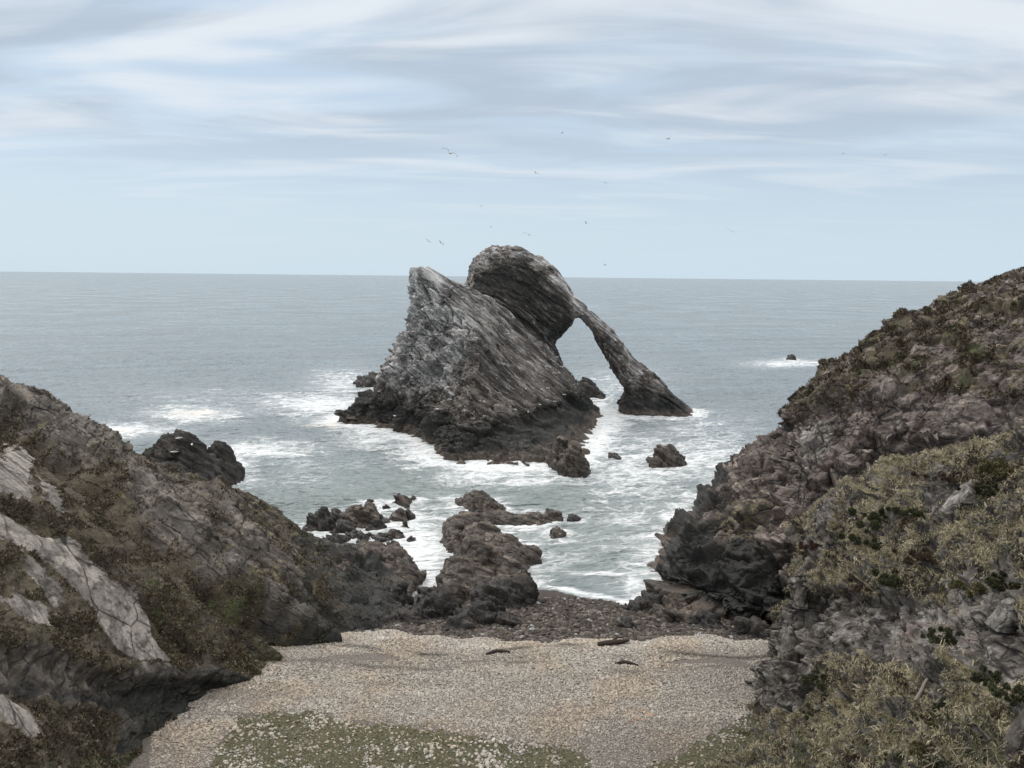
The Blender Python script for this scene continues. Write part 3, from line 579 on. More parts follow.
# crag grass
V, gr, st, he, nz, px, py, rk = CRAG; sh = (620, 760); nn = vnorm(V, sh)
vv = V.reshape(*sh, 3); ar = np.linalg.norm(np.cross(np.gradient(vv, axis=0), np.gradient(vv, axis=1)), axis=2).ravel()
vis = (px > 700) & (px < 1080) & (py < 820) & (py > 420)
i = scatter(V, (st+gr*.8)*vis*ar*(1-rk*.9), 26000)
tone = np.clip(.32+.8*(gr-st)[i]+.3*rng.normal(size=len(i)), 0, 1)[:, None]; c = STRAW*(1-tone)+OLIVE*tone; bt = sstep(.0, .5, fbm(V[i]*.9, 3, 150))[:, None]; c = c*(1-.65*bt)+np.array([.09, .065, .04])*.65*bt; c = c*(.75+.5*sstep(-.4, .4, fbm(V[i]*2.2, 3, 155)))[:, None]
Lg = .09+.13*rng.random(len(i))
g = nn[i]*1.; down = np.stack([g[:, 0], g[:, 1], -.25*np.ones(len(i))], 1)*.5
a, b, cc = blades(V[i], nn[i], Lg, .008+.006*rng.random(len(i)), c, 9, .45, .45, down)
obj('grass', mesh('grass', a, b, M['leaf'], {'col': cc}, False), kind='stuff', label='long straw and green grass over the right crag')
# heather on all slopes
parts = []
for src, sh, n, sz, box in ((LEFT, (620, 900), 42000, .11, (-40, 440, 360, 800)), (RIGHT, (520, 700), 30000, .16, (770, 1060, 240, 520)), (CRAG, (620, 760), 9000, .12, (760, 1060, 440, 800))):
    V = src[0]; nn = vnorm(V, sh); px, py = proj(V); vv = V.reshape(*sh, 3)
    ar = np.linalg.norm(np.cross(np.gradient(vv, axis=0), np.gradient(vv, axis=1)), axis=2).ravel()
    m_ = np.clip(src[3], 0, 1)**2*(sstep(-.2, .35, fbm(V*.8, 3, 140)))*ar*((px > box[0]) & (px < box[1]) & (py > box[2]) & (py < box[3]))
    i = scatter(V, m_, n); t = rng.random((n, 1)); c = np.where(t < .72, HEATH, np.where(t < .86, OLIVE*.8, np.where(t < .95, STRAW*.6, RUST)))*(.7+.7*rng.random((n, 1)))
    parts.append(blades(V[i], nn[i], np.full(n, sz), np.full(n, sz*.13), c, 7, .6, .1))
o = 0; Fs = []
for a, b, c in parts: Fs.append(b+o); o += len(a)
obj('heather', mesh('heather', np.vstack([q[0] for q in parts]), np.vstack(Fs), M['leaf'], {'col': np.vstack([q[2] for q in parts])}, False), kind='stuff', label='dark brown heather covering the slopes on both sides')
# short turf on the left slope and beach margin
V, gr, st, he, nz, px, py = LEFT; nn = vnorm(V, (620, 900)); vis = (px > -30) & (px < 330) & (py < 800)
i = scatter(V, np.clip(gr, 0, 1)**1.5*vis, 9000); c = np.where(rng.random((9000, 1)) < .7, OLIVE, STRAW*.8)
a, b, cc = blades(V[i], nn[i], np.full(9000, .10), np.full(9000, .012), c, 7, .5, .2)
x = rng.uniform(-13, 11, 30000); y = rng.uniform(22.5, 28.5, 30000); P = np.stack([x, y, beach_z(x, y)], 1); qx, qy = proj(P)
f1 = fbm(np.stack([x, y, 0*x], 1)*.5, 4, 120); f2 = fbm(np.stack([x, y, 0*x], 1)*1.4, 4, 124)
k_ = (moss_mask(qx, qy, f1, f2) > 0) & (qx > 150) & (qx < 860); P = P[k_]; n = len(P)
c = np.where(rng.random((n, 1)) < .6, OLIVE*.95, STRAW*.45)
a2, b2, c2 = blades(P, np.tile([0, 0, 1.], (n, 1)), np.full(n, .06), np.full(n, .010), c, 6, .6, .2)
obj('grass', mesh('turf', np.vstack([a, a2]), np.vstack([b, b2+len(a)]), M['leaf'], {'col': np.vstack([cc, c2])}, False), kind='stuff', label='short green turf on the left slope and lower beach')

# ------------------------------------------------------------------ rocks in and by the water
FEET = []                               # water-line footprints, for the foam
def bump_rock(name, blobs, mat, label, cat='rock', group=None, res=.10, seed=0, base=None, tilt=35, rough=1.0, pale=0.0, low=0.0):
    """blobs: (px, Y, half-width px, half-depth m, height m)"""
    B = [(Xof(px, Y, 0), Y, hw*Y/F, hd, h) for px, Y, hw, hd, h in blobs]
    x0 = min(b[0]-b[2] for b in B)-.7; x1 = max(b[0]+b[2] for b in B)+.7; y0 = min(b[1]-b[3] for b in B)-.7; y1 = max(b[1]+b[3] for b in B)+.7
    xs = np.arange(x0, x1+res, res); ys = np.arange(y0, y1+res, res); X, Y = np.meshgrid(xs, ys); X = X.ravel(); Y = Y.ravel()
    Q = np.stack([X, Y, 0*X+seed*3.7], 1); wx = X+.28*rough*fbm(Q*.8, 3, seed); wy = Y+.28*rough*fbm(Q*.8, 3, seed+9)
    z = np.full(len(X), -1.2)
    for bx, by, a, b, h in B:
        r = (np.abs((wx-bx)/a)**2.4+np.abs((wy-by)/b)**2.4)**(1/2.4)
        z = np.maximum(z, h*(1-np.clip(r, 0, 1.6)**2.2)-.55*np.clip(r-1, 0, 2)*4)
        FEET.append((bx, by, a, b))
    z = np.maximum(z, -1.2)
    zb = base if base is not None else 0
    hm = max(b[4] for b in B); P = np.stack([X, Y, z], 1); G = P.reshape(len(ys), len(xs), 3); nr = gnormals(G).reshape(-1, 3); nr *= np.sign(nr[:, 2])[:, None]
    w = P@frame(tilt, 35); s = min(1., .35+.3*hm)
    w = w + .12*np.stack([pn(P*.9, 1), pn(P*.9, 2), pn(P*.9, 3)], 1)
    d = s*(.40*beds(w[:, 2]*1.5/s, seed+3, .7*pn(P*.3, 4)) + .22*beds(w[:, 2]*4/s, seed+13, 1.2*pn(P*.5, 4)))
    bl, c = blocks(w, np.array([.3, .7, 1.2])/s, seed+41); d += s*(.42*bl-.10*(1-c))
    bl, c = blocks(w, np.array([.8, 1.8, 3.2])/s, seed+43); d += s*(.15*bl-.05*(1-c))
    bl, c = blocks(w, np.array([2.5, 5, 7])/s, seed+45); d += s*.08*bl
    d += s*.14*ridged(w*np.array([.2, 1.2, 2.6])/s, 3, seed+47)
    dr = nr*np.array([.8, .8, .5])+np.array([0, 0, .5])
    P = P+dr*(d*rough*sstep(-1.1, -.3, z))[:, None]
    P[:, 2] += zb
    org = np.array([np.mean([b[0] for b in B]), np.mean([b[1] for b in B]), zb])
    fc = gridfaces(len(ys), len(xs)); fc = fc[(z[fc] > -1.19).any(1)]
    used = np.unique(fc); mp = np.full(len(P), -1); mp[used] = np.arange(len(used)); fc = mp[fc]; P = P[used]
    nq = len(P); m1 = np.stack([np.full(nq, pale)+.25*pale*fbm(P, 2, 3), np.clip(low+.25*fbm(P*.8, 3, 6)+.25*sstep(.5, 0., P[:, 2]-zb), 0, 1), Z3(nq)[:, 0]], 1)
    o = obj(name, mesh(name, P-org, fc, M[mat], {'m1': m1, 'm2': Z3(nq), 'bed': P@frame(tilt, 35)}), None, label, cat, group); o.location = org
    ALLV.append(P); return o
g_ = 'rocks breaking the surface in the cove'
bump_rock('rock_islet', [(180,65,38,4.5,4.9),(220,68,22,2.2,3.4),(168,61,28,4,3.2),(196,60,20,3,1.8),(206,66,26,3,3.0)], 'black_rock', 'black weedy rock islet with a twin peak off the left headland', 'rock', None, .10, 1, None, 35, .75)
bump_rock('skerry', [(374,131,15,4,1.8),(388,129,10,4,3.8),(362,133,5,2,1.0)], 'black_rock', 'low black skerry behind the left foot of the big sea stack', 'rock', None, .15, 2)
bump_rock('skerry', [(585,119,14,3,2.6),(598,118,6,2,.9)], 'black_rock', 'black ledge in the surf seen inside the arch at the right foot of the stack', 'rock', None, .15, 3)
bump_rock('sea_rock', [(572,73.0,17,1.6,2.3),(560,74.5,10,1.5,2.8)], 'sea_rock', 'brown pointed rock at the near right foot of the sea stack', 'rock', g_, .08, 4)
bump_rock('sea_rock', [(668,77,16,1.5,1.7),(657,76.6,8,1,.8)], 'sea_rock', 'lone brown rock in foam right of the stack and below the arch leg', 'rock', g_, .08, 5)
bump_rock('sea_rock', [(614,79,7,.7,.35)], 'black_rock', 'small dark rock just awash left of the lone brown rock', 'rock', g_, .06, 6)
bump_rock('sea_rock', [(791,180,4.5,1.2,1.1)], 'black_rock', 'tiny far rock in a patch of white foam left of the right headland', 'rock', g_, .1, 7)
bump_rock('rock_outcrop', [(477,61,22,1.5,1.0),(492,60,12,1.0,.6)], 'sea_rock', 'rounded brown rock at the seaward end of the middle reef', 'rock', g_, .06, 8)
bump_rock('rock_reef', [(470,56.2,26,1.3,.9),(500,57,34,1.2,.85),(528,57.2,22,1.1,.75),(548,58,14,.9,.5),(456,53,13,2.6,1.0),(480,52.5,26,2.2,1.25),(500,49.5,28,3.0,1.35),(474,48,24,3.4,1.55),(512,47.3,16,2.0,.8),(458,44.6,22,2.4,1.4),(482,43.8,22,2.2,1.25),(448,42.4,16,1.4,1.0)],
          'sea_rock', 'long brown ribbed reef running from the beach out into the middle of the cove', 'rock', None, .065, 9, None, 25, .8)
bump_rock('sea_rock', [(530,49.3,10,.75,.85)], 'sea_rock', 'small rounded boulder in the water right of the middle reef', 'rock', g_, .05, 10)
bump_rock('sea_rock', [(557,54,8,.5,.6)], 'sea_rock', 'little brown rock off the outer right end of the middle reef', 'rock', g_, .05, 11)
bump_rock('sea_rock', [(574,58,5,.4,.3)], 'black_rock', 'dark stone awash beyond the outer tip of the middle reef', 'rock', g_, .05, 12)
CL_ = [(321,55.5,13,.9,1.0,'black_rock','black jagged rock, leftmost in the cluster left of the middle reef'),
 (345,54.5,12,.6,.55,'black_rock','low black rock in front of the brown humped one'),
 (361,56.8,19,1.1,.95,'sea_rock','largest brown humped rock of the cluster left of the middle reef'),
 (400,61,10,.7,.7,'sea_rock','grey brown rock at the far right of the cluster, furthest from the beach'),
 (413,61.5,7,.5,.4,'sea_rock','small stone touching the right side of the far rock of the cluster'),
 (398,57.6,8,.5,.5,'sea_rock','brown rock with a flat top in the right of the cluster'),
 (376,55,9,.5,.55,'black_rock','dark rock beside the right end of the brown humped one'),
 (368,52.6,10,.5,.4,'black_rock','flat dark rock in white foam in the middle of the cluster'),
 (394,53.2,11,.5,.35,'sea_rock','thin brown slab in foam toward the middle reef'),
 (390,50.3,9,.5,.6,'sea_rock','small pale brown boulder near the shore end of the cluster'),
 (332,51.2,15,.7,.6,'black_rock','long black rock close against the left shore rocks'),
 (318,51.8,6,.4,.3,'black_rock','tiny black stone beside the left headland point'),
 (384,59.7,5,.3,.25,'black_rock','tiny black stone awash between the two far rocks of the cluster'),
 (372,49.9,8,.35,.3,'black_rock','thin black ledge awash near the left shore rocks')]
for q, (a, b, c, d, e, mt, lb) in enumerate(CL_):
    bump_rock('sea_rock', [(a,b,c*1.1,d*1.15,e+.22),(a+c*.5,b-.2,c*.6,d*.7,e*.7+.15)], mt, lb, 'rock', 'cluster of rocks left of the middle reef', .05, 20+q)
for a, b, c, e in ((327,58,5,.4),(338,57.8,6,.45),(352,58.6,6,.4),(381,57.2,6,.45),(355,53.2,7,.4),(343,52.4,6,.35),(383,52.2,6,.4),(405,55.6,6,.4),(409,58.6,5,.35),(362,51.4,6,.35),(380,50.9,6,.4),(412,52.6,5,.3),(371,61.2,5,.3),(351,50.2,7,.35)):
    bump_rock('sea_rock', [(a,b,c,.42,e+.1),(a+c*.6,b-.2,c*.6,.3,e*.8)], 'black_rock', 'small jagged dark rock awash in the foam between the larger cluster rocks', 'rock', 'small rocks awash between the larger cluster rocks', .045, 100+a)
bump_rock('shore_rocks', [(335,47,28,2.4,1.5),(368,47.5,26,2.0,1.4),(392,47.3,20,1.8,1.3),(402,45.3,15,1.8,1.1),(345,43.5,30,2.6,1.8),(372,42,22,2,1.2)], 'sea_rock', 'brown shelving rocks at the left shore with tide pools between them', 'rock', None, .07, 50)
g2 = 'black rocks along the top of the foreshore'
for q, (bl, z, mt, lb) in enumerate([
 ([(395,41.3,14,.9,.8),(380,40,16,.9,.6)], .8, 'black_rock', 'black rock beside the white tide pool left of the gully'),
 ([(440,39.2,20,1.1,1.0),(428,40.4,12,.8,.8)], .9, 'black_rock', 'dark rock at the landward foot of the middle reef, left half'),
 ([(476,37.5,24,1.2,.95),(500,37.2,16,.9,.6)], 1.0, 'black_rock', 'ribbed dark rock between the middle reef and the pebble crest'),
 ([(512,41.2,25,1.3,1.2),(490,40.5,16,1.2,1.2)], .6, 'black_rock', 'humped black rock with weed at the landward foot of the middle reef, right half'),
 ([(405,37.4,20,.9,.6),(380,36.6,20,.8,.6)], 1.2, 'black_rock', 'long dark ledge against the top of the pebbles on the left'),
 ([(455,35.9,14,.6,.4)], 1.5, 'black_rock', 'low black stone just behind the pebble crest'),
 ([(640,41,9,.6,.5),(650,41,12,.7,.7)], .35, 'black_rock', 'round black boulder at the left foot of the right headland'),
 ([(672,38.6,20,1.0,.9),(690,37.7,16,.9,.7)], .9, 'sea_rock', 'brown boulder under the black nose of the right headland'),
 ([(705,37.0,16,.9,.8)], 1.1, 'black_rock', 'black boulder in the corner below the right headland'),
 ([(757,34.9,14,.8,.9),(738,35.3,10,.6,.5)], 1.6, 'black_rock', 'dark boulder where the pebbles meet the red foot of the right headland'),
 ([(625,36.9,7,.35,.25)], 1.2, 'black_rock', 'small flat stone out on the foreshore')]):
    bump_rock('shore_rock', bl, mt, lb, 'rock', g2, .05, 60+q, z)
bump_rock('boulder', [(765,26.6,10,.38,.75),(768,27.2,8,.35,.9)], 'sea_rock', 'grey boulder at the foot of the right crag beside the pebbles', 'boulder', None, .035, 80, 2.35)

# ------------------------------------------------------------------ driftwood, branches
def tube(path, radii, k=8, noise=.15, seed=0):
    path = np.array(path, float); n = 12*(len(path)-1)+1; P = cr(path, n, 0); Rr = cr(np.array(radii, float)[:, None], n, 0)[:, 0]
    T = np.gradient(P, axis=0); T /= np.linalg.norm(T, axis=1)[:, None]; s = np.cross(T, [0, .3, 1.]); s /= np.linalg.norm(s, axis=1)[:, None]; b = np.cross(T, s)
    a = np.linspace(0, 2*math.pi, k, endpoint=False)
    V = P[:, None]+Rr[:, None, None]*(np.cos(a)[None, :, None]*s[:, None]+np.sin(a)[None, :, None]*b[:, None])
    V = V.reshape(-1, 3); V = V+(pn(V*6, seed)*noise*np.repeat(Rr, k))[:, None]*np.repeat(s, k, 0)
    V = np.vstack([V, P[0], P[-1]]); fc = gridfaces(n, k, True)
    e0 = np.array([[n*k, (j+1) % k, j, j] for j in range(k)]); e1 = np.array([[n*k+1, (n-1)*k+j, (n-1)*k+(j+1) % k, (n-1)*k+(j+1) % k] for j in range(k)])
    tri = np.vstack([fc[:, [0, 1, 2]], fc[:, [0, 2, 3]], e0[:, :3], e1[:, :3]])
    return V, tri
def tubes(name, specs, col, label, cat, mat='wood', group=None):
    Vs, Fs, o = [], [], 0
    for i, (p, r) in enumerate(specs):
        v, f = tube(p, r, seed=i); Vs.append(v); Fs.append(f+o); o += len(v)
    V = np.vstack(Vs); org = V.mean(0); org[2] = V[:, 2].min()
    ob = obj(name, mesh(name, V-org, np.vstack(Fs), M[mat], {'col': np.tile(col, (len(V), 1))}), None, label, cat, group); ob.location = org; return ob
def bp(px, Y, dz=0): x = Xof(px, Y, 2.3); return (x, Y, float(beach_z(np.array([x]), np.array([Y]))[0])+dz)
tubes('driftwood_log', [([bp(598,32.5,.08), bp(608,32.6,.10), bp(618,32.7,.12), bp(629,32.9,.16)], [.10,.12,.11,.06]), ([bp(610,32.8,.1), bp(617,33.0,.2), bp(624,33.1,.22)], [.04,.04,.02])], (.045,.035,.028), 'dark driftwood log lying on the crest of the pebble beach', 'log')
tubes('weed_strand', [([bp(486,31.6,.03), bp(497,31.8,.05), bp(510,31.7,.04)], [.05,.09,.04])], (.035,.025,.02), 'short dark strand of seaweed on the left half of the pebble crest', 'seaweed')
tubes('weed_strand', [([bp(615,30.9,.03), bp(625,31,.05), bp(638,30.8,.04)], [.04,.08,.04])], (.035,.025,.02), 'dark clump of seaweed on the pebbles just below the driftwood log', 'seaweed')
# surface lookup on the crag
CV = CRAG[0]; CPX, CPY = proj(CV); front = CRAG[1]*0
def on(px, py, src=None, ymin=0):
    V, X, Y = (CV, CPX, CPY) if src is None else src
    d = (X-px)**2+(Y-py)**2; m = np.where(d < 9)[0]
    if len(m) == 0: return V[np.argmin(d)]
    return V[m[np.argmin(V[m, 1])]]
def branch(pts, r0_, lift=.06):
    P = [on(*p)+np.array([0, -.05, lift*(1+i % 2)]) for i, p in enumerate(pts)]; return P, [r0_*(1-.7*i/(len(P)-1)) for i in range(len(P))]
W0 = (.25, .215, .165)
sp = [([ (905,760),(930,757),(955,752),(985,750),(1018,748)], .022), ([(950,768),(965,750),(978,735),(986,722)], .018), ([(985,768),(984,752),(981,738),(983,728)], .016),
      ([(1024,765),(1005,757),(985,748),(962,745),(945,748)], .018), ([(920,768),(940,762),(958,765),(975,758)], .016), ([(990,760),(1000,752),(1012,742),(1022,740)], .014),
      ([(935,755),(930,745),(934,733)], .012), ([(960,765),(950,752),(938,748)], .012), ([(1000,768),(994,756),(1004,748)], .012)]
tubes('dead_branches', [branch(*s) for s in sp], W0, 'tangle of pale bare branches in the grass at the bottom right corner', 'branches')
pr = on(908, 705); pq = on(924, 684)+np.array([0, 0, .1])
tubes('wooden_stake', [([pr+[0, -.1, .02], (pr+pq)/2+[0, -.15, .10], pq+[0, -.15, .15]], [.05, .045, .04])], (.25,.225,.19), 'pale slanting stake leaning on the grass below the right crag', 'stake')

# ------------------------------------------------------------------ shrubs and tussocks on the crag
def shrub(px, py, r, h, cols, label, cat='bush', name='shrub', k=1500, leaf=.03, src=None, group=None, fl=1.):
    c0 = on(px, py, src); base = c0.copy(); nst = 7
    root = obj(name, None, None, label, cat, group); root.location = base
    specs = []
    for j in range(nst):
        a = rng.random()*6.28; q = base+np.array([math.cos(a)*r*.6, math.sin(a)*r*.5*fl, h*(.5+.3*rng.random())]); specs.append(([base-[0, 0, .08], (base+q)/2+rng.normal(size=3)*.04, q], [.02, .014, .006]))
    Vs, Fs, o = [], [], 0
    for i, (p, rr) in enumerate(specs):
        v, f = tube(p, rr, 5, seed=i); Vs.append(v); Fs.append(f+o); o += len(v)
    V = np.vstack(Vs); obj('stem', mesh('stem', V-base, np.vstack(Fs), M['wood'], {'col': np.tile((.06,.045,.03), (len(V), 1))}), root)
    nc = 18; cc = base+np.stack([rng.normal(size=nc)*r*.5, rng.normal(size=nc)*r*.34*fl, np.abs(rng.normal(size=nc))*h*.32+h*.12], 1); cr_ = (.10+.30*rng.random(nc))*min(r, h*1.3)
    i = rng.integers(0, nc, k); d = rng.normal(size=(k, 3)); d /= np.linalg.norm(d, axis=1)[:, None]; P = cc[i]+d*(cr_[i]*(.55+.45*rng.random(k)**.5))[:, None]
    c = np.array(cols)[rng.integers(0, len(cols), k)]
    a, b, c2 = blades(P, d, np.full(k, leaf*2), np.full(k, leaf*.45), c, 3, .6, .1)
    obj('foliage', mesh('foliage', a-base, b, M['leaf'], {'col': c2}, False), root)
    return root
DG = [(.045,.056,.026),(.065,.076,.034),(.028,.034,.018),(.09,.08,.04)]; DB = [(.085,.060,.040),(.05,.038,.027),(.12,.085,.052)]; DS = [(.20,.17,.09),(.12,.11,.05),(.07,.08,.03)]; DR = [(.11,.042,.028),(.06,.03,.02),(.03,.022,.015)]
SH = [(885,522,1.15,.55,DG,'broad dark green juniper-like bush on the upper ledge of the right crag',4200),
 (868,540,.7,.4,DG,'smaller dark green bush touching the left end of the broad one',2200),
 (915,515,.7,.4,DG,'dark bush trailing right from the broad green one on the upper ledge',2200),
 (812,545,.35,.3,DR,'rusty red brown bush at the left rim of the right crag',1200),
 (870,588,.85,.35,DB,'brown heather clump hanging over the lip of the rock face, left',2600),
 (895,580,.6,.4,DG,'green bush beside the brown heather clump on the lip of the rock face',2000),
 (935,560,.75,.4,DB,'brown heather bush in the middle of the right crag',2600),
 (948,478,.5,.3,DB,'dark heather bush at the crest beside the grey fin of rock',1600),
 (976,490,.5,.3,DG,'dark bush right of the grey fin of rock near the crest',1600),
 (1005,470,.5,.5,DS,'tall olive tussock at the right edge near the crest',1800),
 (973,590,.45,.35,DS,'rounded olive tussock above the dark hollow, left one of two',1700),
 (1008,585,.5,.4,DG,'rounded green tussock above the dark hollow, right one of two',1900),
 (825,680,.55,.45,DG,'dark bush against the foot of the rock face at the left',2400),
 (815,712,.35,.25,DG,'small dark tussock on the grass below the face, far left',1200),
 (940,640,.4,.4,DG,'dark bush in the crack right of the rock face',1700),
 (928,722,.28,.24,DS,'olive tussock below the slanting stake',1100),
 (945,708,.25,.3,DG,'dark green tussock right of the slanting stake',1100),
 (985,680,.32,.28,DG,'dark tussock under the red stained rock at the right',1300),
 (1012,700,.3,.3,DG,'dark tussock at the right edge above the branches',1300),
 (922,750,.3,.26,DS,'round dry grass tussock left of the bare branches',1700),
 (896,758,.2,.16,DG,'small green clump at the bottom left of the dry round tussock',900)]
for (a, b, r, h, cl, lb, k) in SH: shrub(a, b, r*1.25, h*.7, cl, lb, k=int(k*1.3), leaf=.026 if r > .4 else .02, group='bushes and tussocks on the right crag')
# pale fin of rock on the crest of the crag and loose slabs
def slab(px, py, w, h, d, mat, label, lean=0, seed=0, pale=.6, name='rock_slab', src=None):
    b = on(px, py, src); n1, n2 = 40, 30
    th = np.linspace(0, 2*math.pi, n1, endpoint=False); ts = np.linspace(0, 1, n2); V = []
    for t in ts:
        s = (1-t**3*.75)*(1-.25*t); c, s_ = np.cos(th), np.sin(th)
        V.append(np.stack([np.sign(c)*np.abs(c)**.6*w*s+lean*t*h, np.sign(s_)*np.abs(s_)**.6*d*s, np.full(n1, (t*1.15-.15)*h)], 1))
    V.append(np.tile([[lean*h, 0, h*1.01]], (n1, 1))); G = np.array(V); P = G.reshape(-1, 3); q = P+b
    bl, c = blocks(q, np.array([2.2, 2.2, 1.4]), seed); nn = P.copy(); nn[:, 2] = 0; nn /= np.linalg.norm(nn, axis=1)[:, None]+1e-6
    P = P+nn*(.22*w*bl+.10*w*fbm(q*3, 3, seed))[:, None]
    o = obj(name, mesh(name, P, gridfaces(n2+1, n1, True), M[mat], {'m1': np.tile([pale, .05, .1], (len(P), 1)), 'm2': Z3(len(P)), 'bed': P+b}), None, label, 'rock', 'standing slabs on the right crag'); o.location = b
slab(950, 505, .22, .75, .25, 'crag', 'pale grey leaning fin of rock near the crest of the right crag', .55, 3, .55)
slab(964, 500, .18, .55, .2, 'crag', 'smaller grey fin right of the leaning fin', .2, 4, .5)
slab(1003, 622, .28, .55, .3, 'crag', 'pale blocky slab at the right beside the dark hollow', .2, 5, .6)
slab(1017, 752, .18, .8, .25, 'crag', 'dark upright slab at the right edge behind the branches', .1, 6, .1)
slab(800, 600, .25, .9, .3, 'crag', 'grey column of rock at the left corner of the crag', .05, 8, .35)
slab(787, 655, .3, 1.0, .35, 'crag', 'broken grey pillar at the foot of the left corner of the crag', .0, 9, .3)

# ------------------------------------------------------------------ gulls
def gull_mesh(flying):
    V, Fs, C = [], [], []
    prof = [(-.30,.004),(-.24,.028),(-.12,.062),(0,.075),(.10,.065),(.18,.045),(.23,.042),(.28,.03),(.32,.008),(.36,.002)]
    k = 8
    for x, r in prof:
        for j in range(k):
            a = 2*math.pi*j/k; V.append((x, r*math.cos(a), r*math.sin(a)+(.02 if x > .15 else 0))); C.append((.75,.75,.74) if x < .31 else (.5,.35,.05))
    fq = list(gridfaces(len(prof), k, True))
    for sd in (-1, 1):
        if flying:
            W = [(.0,.05,.03,.20),(.05,.28,.14,.17),(.02,.48,.11,.12),(-.08,.66,.02,.05)]
            o = len(V)
            for (xc, y, z, ch) in W:
                tip = y > .6
                for (dx, dz) in ((ch/2, 0), (0, .014), (-ch/2, 0), (0, -.008)): V.append((xc+dx, sd*y, z+dz)); C.append((.05,.05,.05) if tip else (.30,.31,.33))
            for i in range(3):
                for j in range(4): fq.append(np.array([o+4*i+j, o+4*i+(j+1) % 4, o+4*i+4+(j+1) % 4, o+4*i+4+j]))
            fq.append(np.array([o+12, o+13, o+14, o+15]))
        else:
            o = len(V)
            for (x, y, z, w) in ((.14,.06,.03,.03),(.0,.078,.03,.055),(-.18,.05,.03,.035),(-.38,.015,.02,.008)):
                for (dy, dz) in ((0, w), (.02, 0), (0, -w*.6), (-.01, 0)): V.append((x, sd*(y+dy), z+dz)); C.append((.38,.39,.41) if x > -.3 else (.04,.04,.04))
            for i in range(3):
                for j in range(4): fq.append(np.array([o+4*i+j, o+4*i+(j+1) % 4, o+4*i+4+(j+1) % 4, o+4*i+4+j]))
            o = len(V)
            for dz, w in ((-.05, .012), (-.16, .008)):
                for a in range(4): V.append((.02+w*math.cos(a*1.57), sd*.03+w*math.sin(a*1.57), dz)); C.append((.5,.35,.1))
            for a in range(4): fq.append(np.array([o+a, o+(a+1) % 4, o+4+(a+1) % 4, o+4+a]))
    return mesh('gull', np.array(V), np.array(fq), M['gull'], {'col': np.array(C)})
gf, gs = gull_mesh(True), gull_mesh(False)
FL = [(450,153,105,1.25,.5,'largest flying gull, banking high above the left shoulder of the sea stack'),(562,133,190,.4,0,'flying gull high above the right side of the arch, left of centre top'),(536,173,170,2.4,.2,'flying gull alone midway above the arch top'),
 (481,206,220,.9,.1,'tiny gull flying above the gap between the two peaks'),(491,227,230,.2,.3,'tiny gull flying just above the arch rock top'),(525,233,210,1.9,.2,'left one of two gulls flying close together over the arch top'),
 (529,235,225,.6,.2,'right one of two gulls flying close together over the arch top'),(586,223,180,2.9,.3,'flying gull right of the arch top, above the sloping leg'),(428,241,150,.8,.4,'flying gull just above the left peak of the stack'),
 (441,243,150,2.5,.5,'flying gull right of the one above the left peak'),(668,139,150,.3,.1,'highest flying gull on the right half of the sky'),(605,183,170,.9,.3,'flying gull midway up the sky right of the arch'),
 (731,231,145,1.0,.4,'flying gull low in the sky well right of the arch'),(843,154,230,.1,0,'distant gull high over the right headland, left one'),(885,155,230,.4,.1,'distant gull high over the right headland, right one'),(605,265,190,2.8,.2,'gull skimming just above the horizon right of the arch')]
for a, b, Y, yaw, bank, lb in FL:
    o = obj('gull', gf, None, lb, 'gull', 'gulls flying above the sea stack'); p = at(a, b, Y); o.location = p; o.rotation_euler = (bank, 0, yaw); s = 1.9 if Y == 105 else 1.25; o.scale = (s, s, s)
WV = WEDGE[0]; WX, WY = proj(WV); WS = (WV, WX, WY)
for k in range(46):
    while True:
        a, b = rng.uniform(395, 585), rng.uniform(285, 420)
        d = (WX-a)**2+(WY-b)**2
        if d.min() < 4: break
    p = on(a, b, WS)
    o = obj('gull', gs, None, 'white gull perched on the rock face of the big sea stack', 'gull', 'gulls perched on the sea stack'); o.location = p+np.array([0, -.12, .24]); o.rotation_euler = (0, 0, rng.uniform(0, 6.28)); o.scale = (.9,)*3
IS = [v for v in ALLV]
isl = bpy.data.objects['rock_islet']; iv = np.array([v.co for v in isl.data.vertices])+np.array(isl.location); ix, iy = proj(iv)
for a, b, lb in ((180,442,'white gull standing near the top of the black islet'),(193,448,'white gull on the right shoulder of the black islet'),(176,455,'white gull standing lower left on the black islet')):
    o = obj('gull', gs, None, lb, 'gull', 'gulls on the black islet'); o.location = on(a, b, (iv, ix, iy))+np.array([0, -.1, .2]); o.rotation_euler = (0, 0, rng.uniform(0, 6))

# ------------------------------------------------------------------ sea
rows = np.concatenate([np.array([277.4, 277.8, 278.3, 279]), np.arange(280, 690, .45)]); hy = rows
dep = np.arctan((hy-384)/F)+TH; Yr = H/np.tan(np.maximum(dep, .0008)); Yr = np.sort(np.concatenate([[40000., 15000.], Yr[Yr < 9000]]))[::-1]
ang = np.tan(np.radians(np.linspace(-48, 48, 1000)))
YY = np.repeat(Yr[:, None], len(ang), 1); XX = YY*ang[None]; X = XX.ravel(); Y = YY.ravel()
Q = np.stack([X, Y, 0*X], 1); fade = 1/(1+(Y/260)**2)
wd = np.array([[.96, -.28, 0], [.28, .96, 0], [0, 0, 1]]); q = Q@wd
near = Y < 1500
z = np.zeros(len(X)); qn = q[near]
sw = .17*np.sin(qn[:, 1]*.42+1.3*pn(qn*.03, 3)*3)+.38*pn(qn*np.array([.05, .16, 1]), 5)
ch = .20*ridged(qn*np.array([.22, .55, 1]), 4, 9, .55)
sh_ = sstep(40, 60, Y[near])*.7+.3
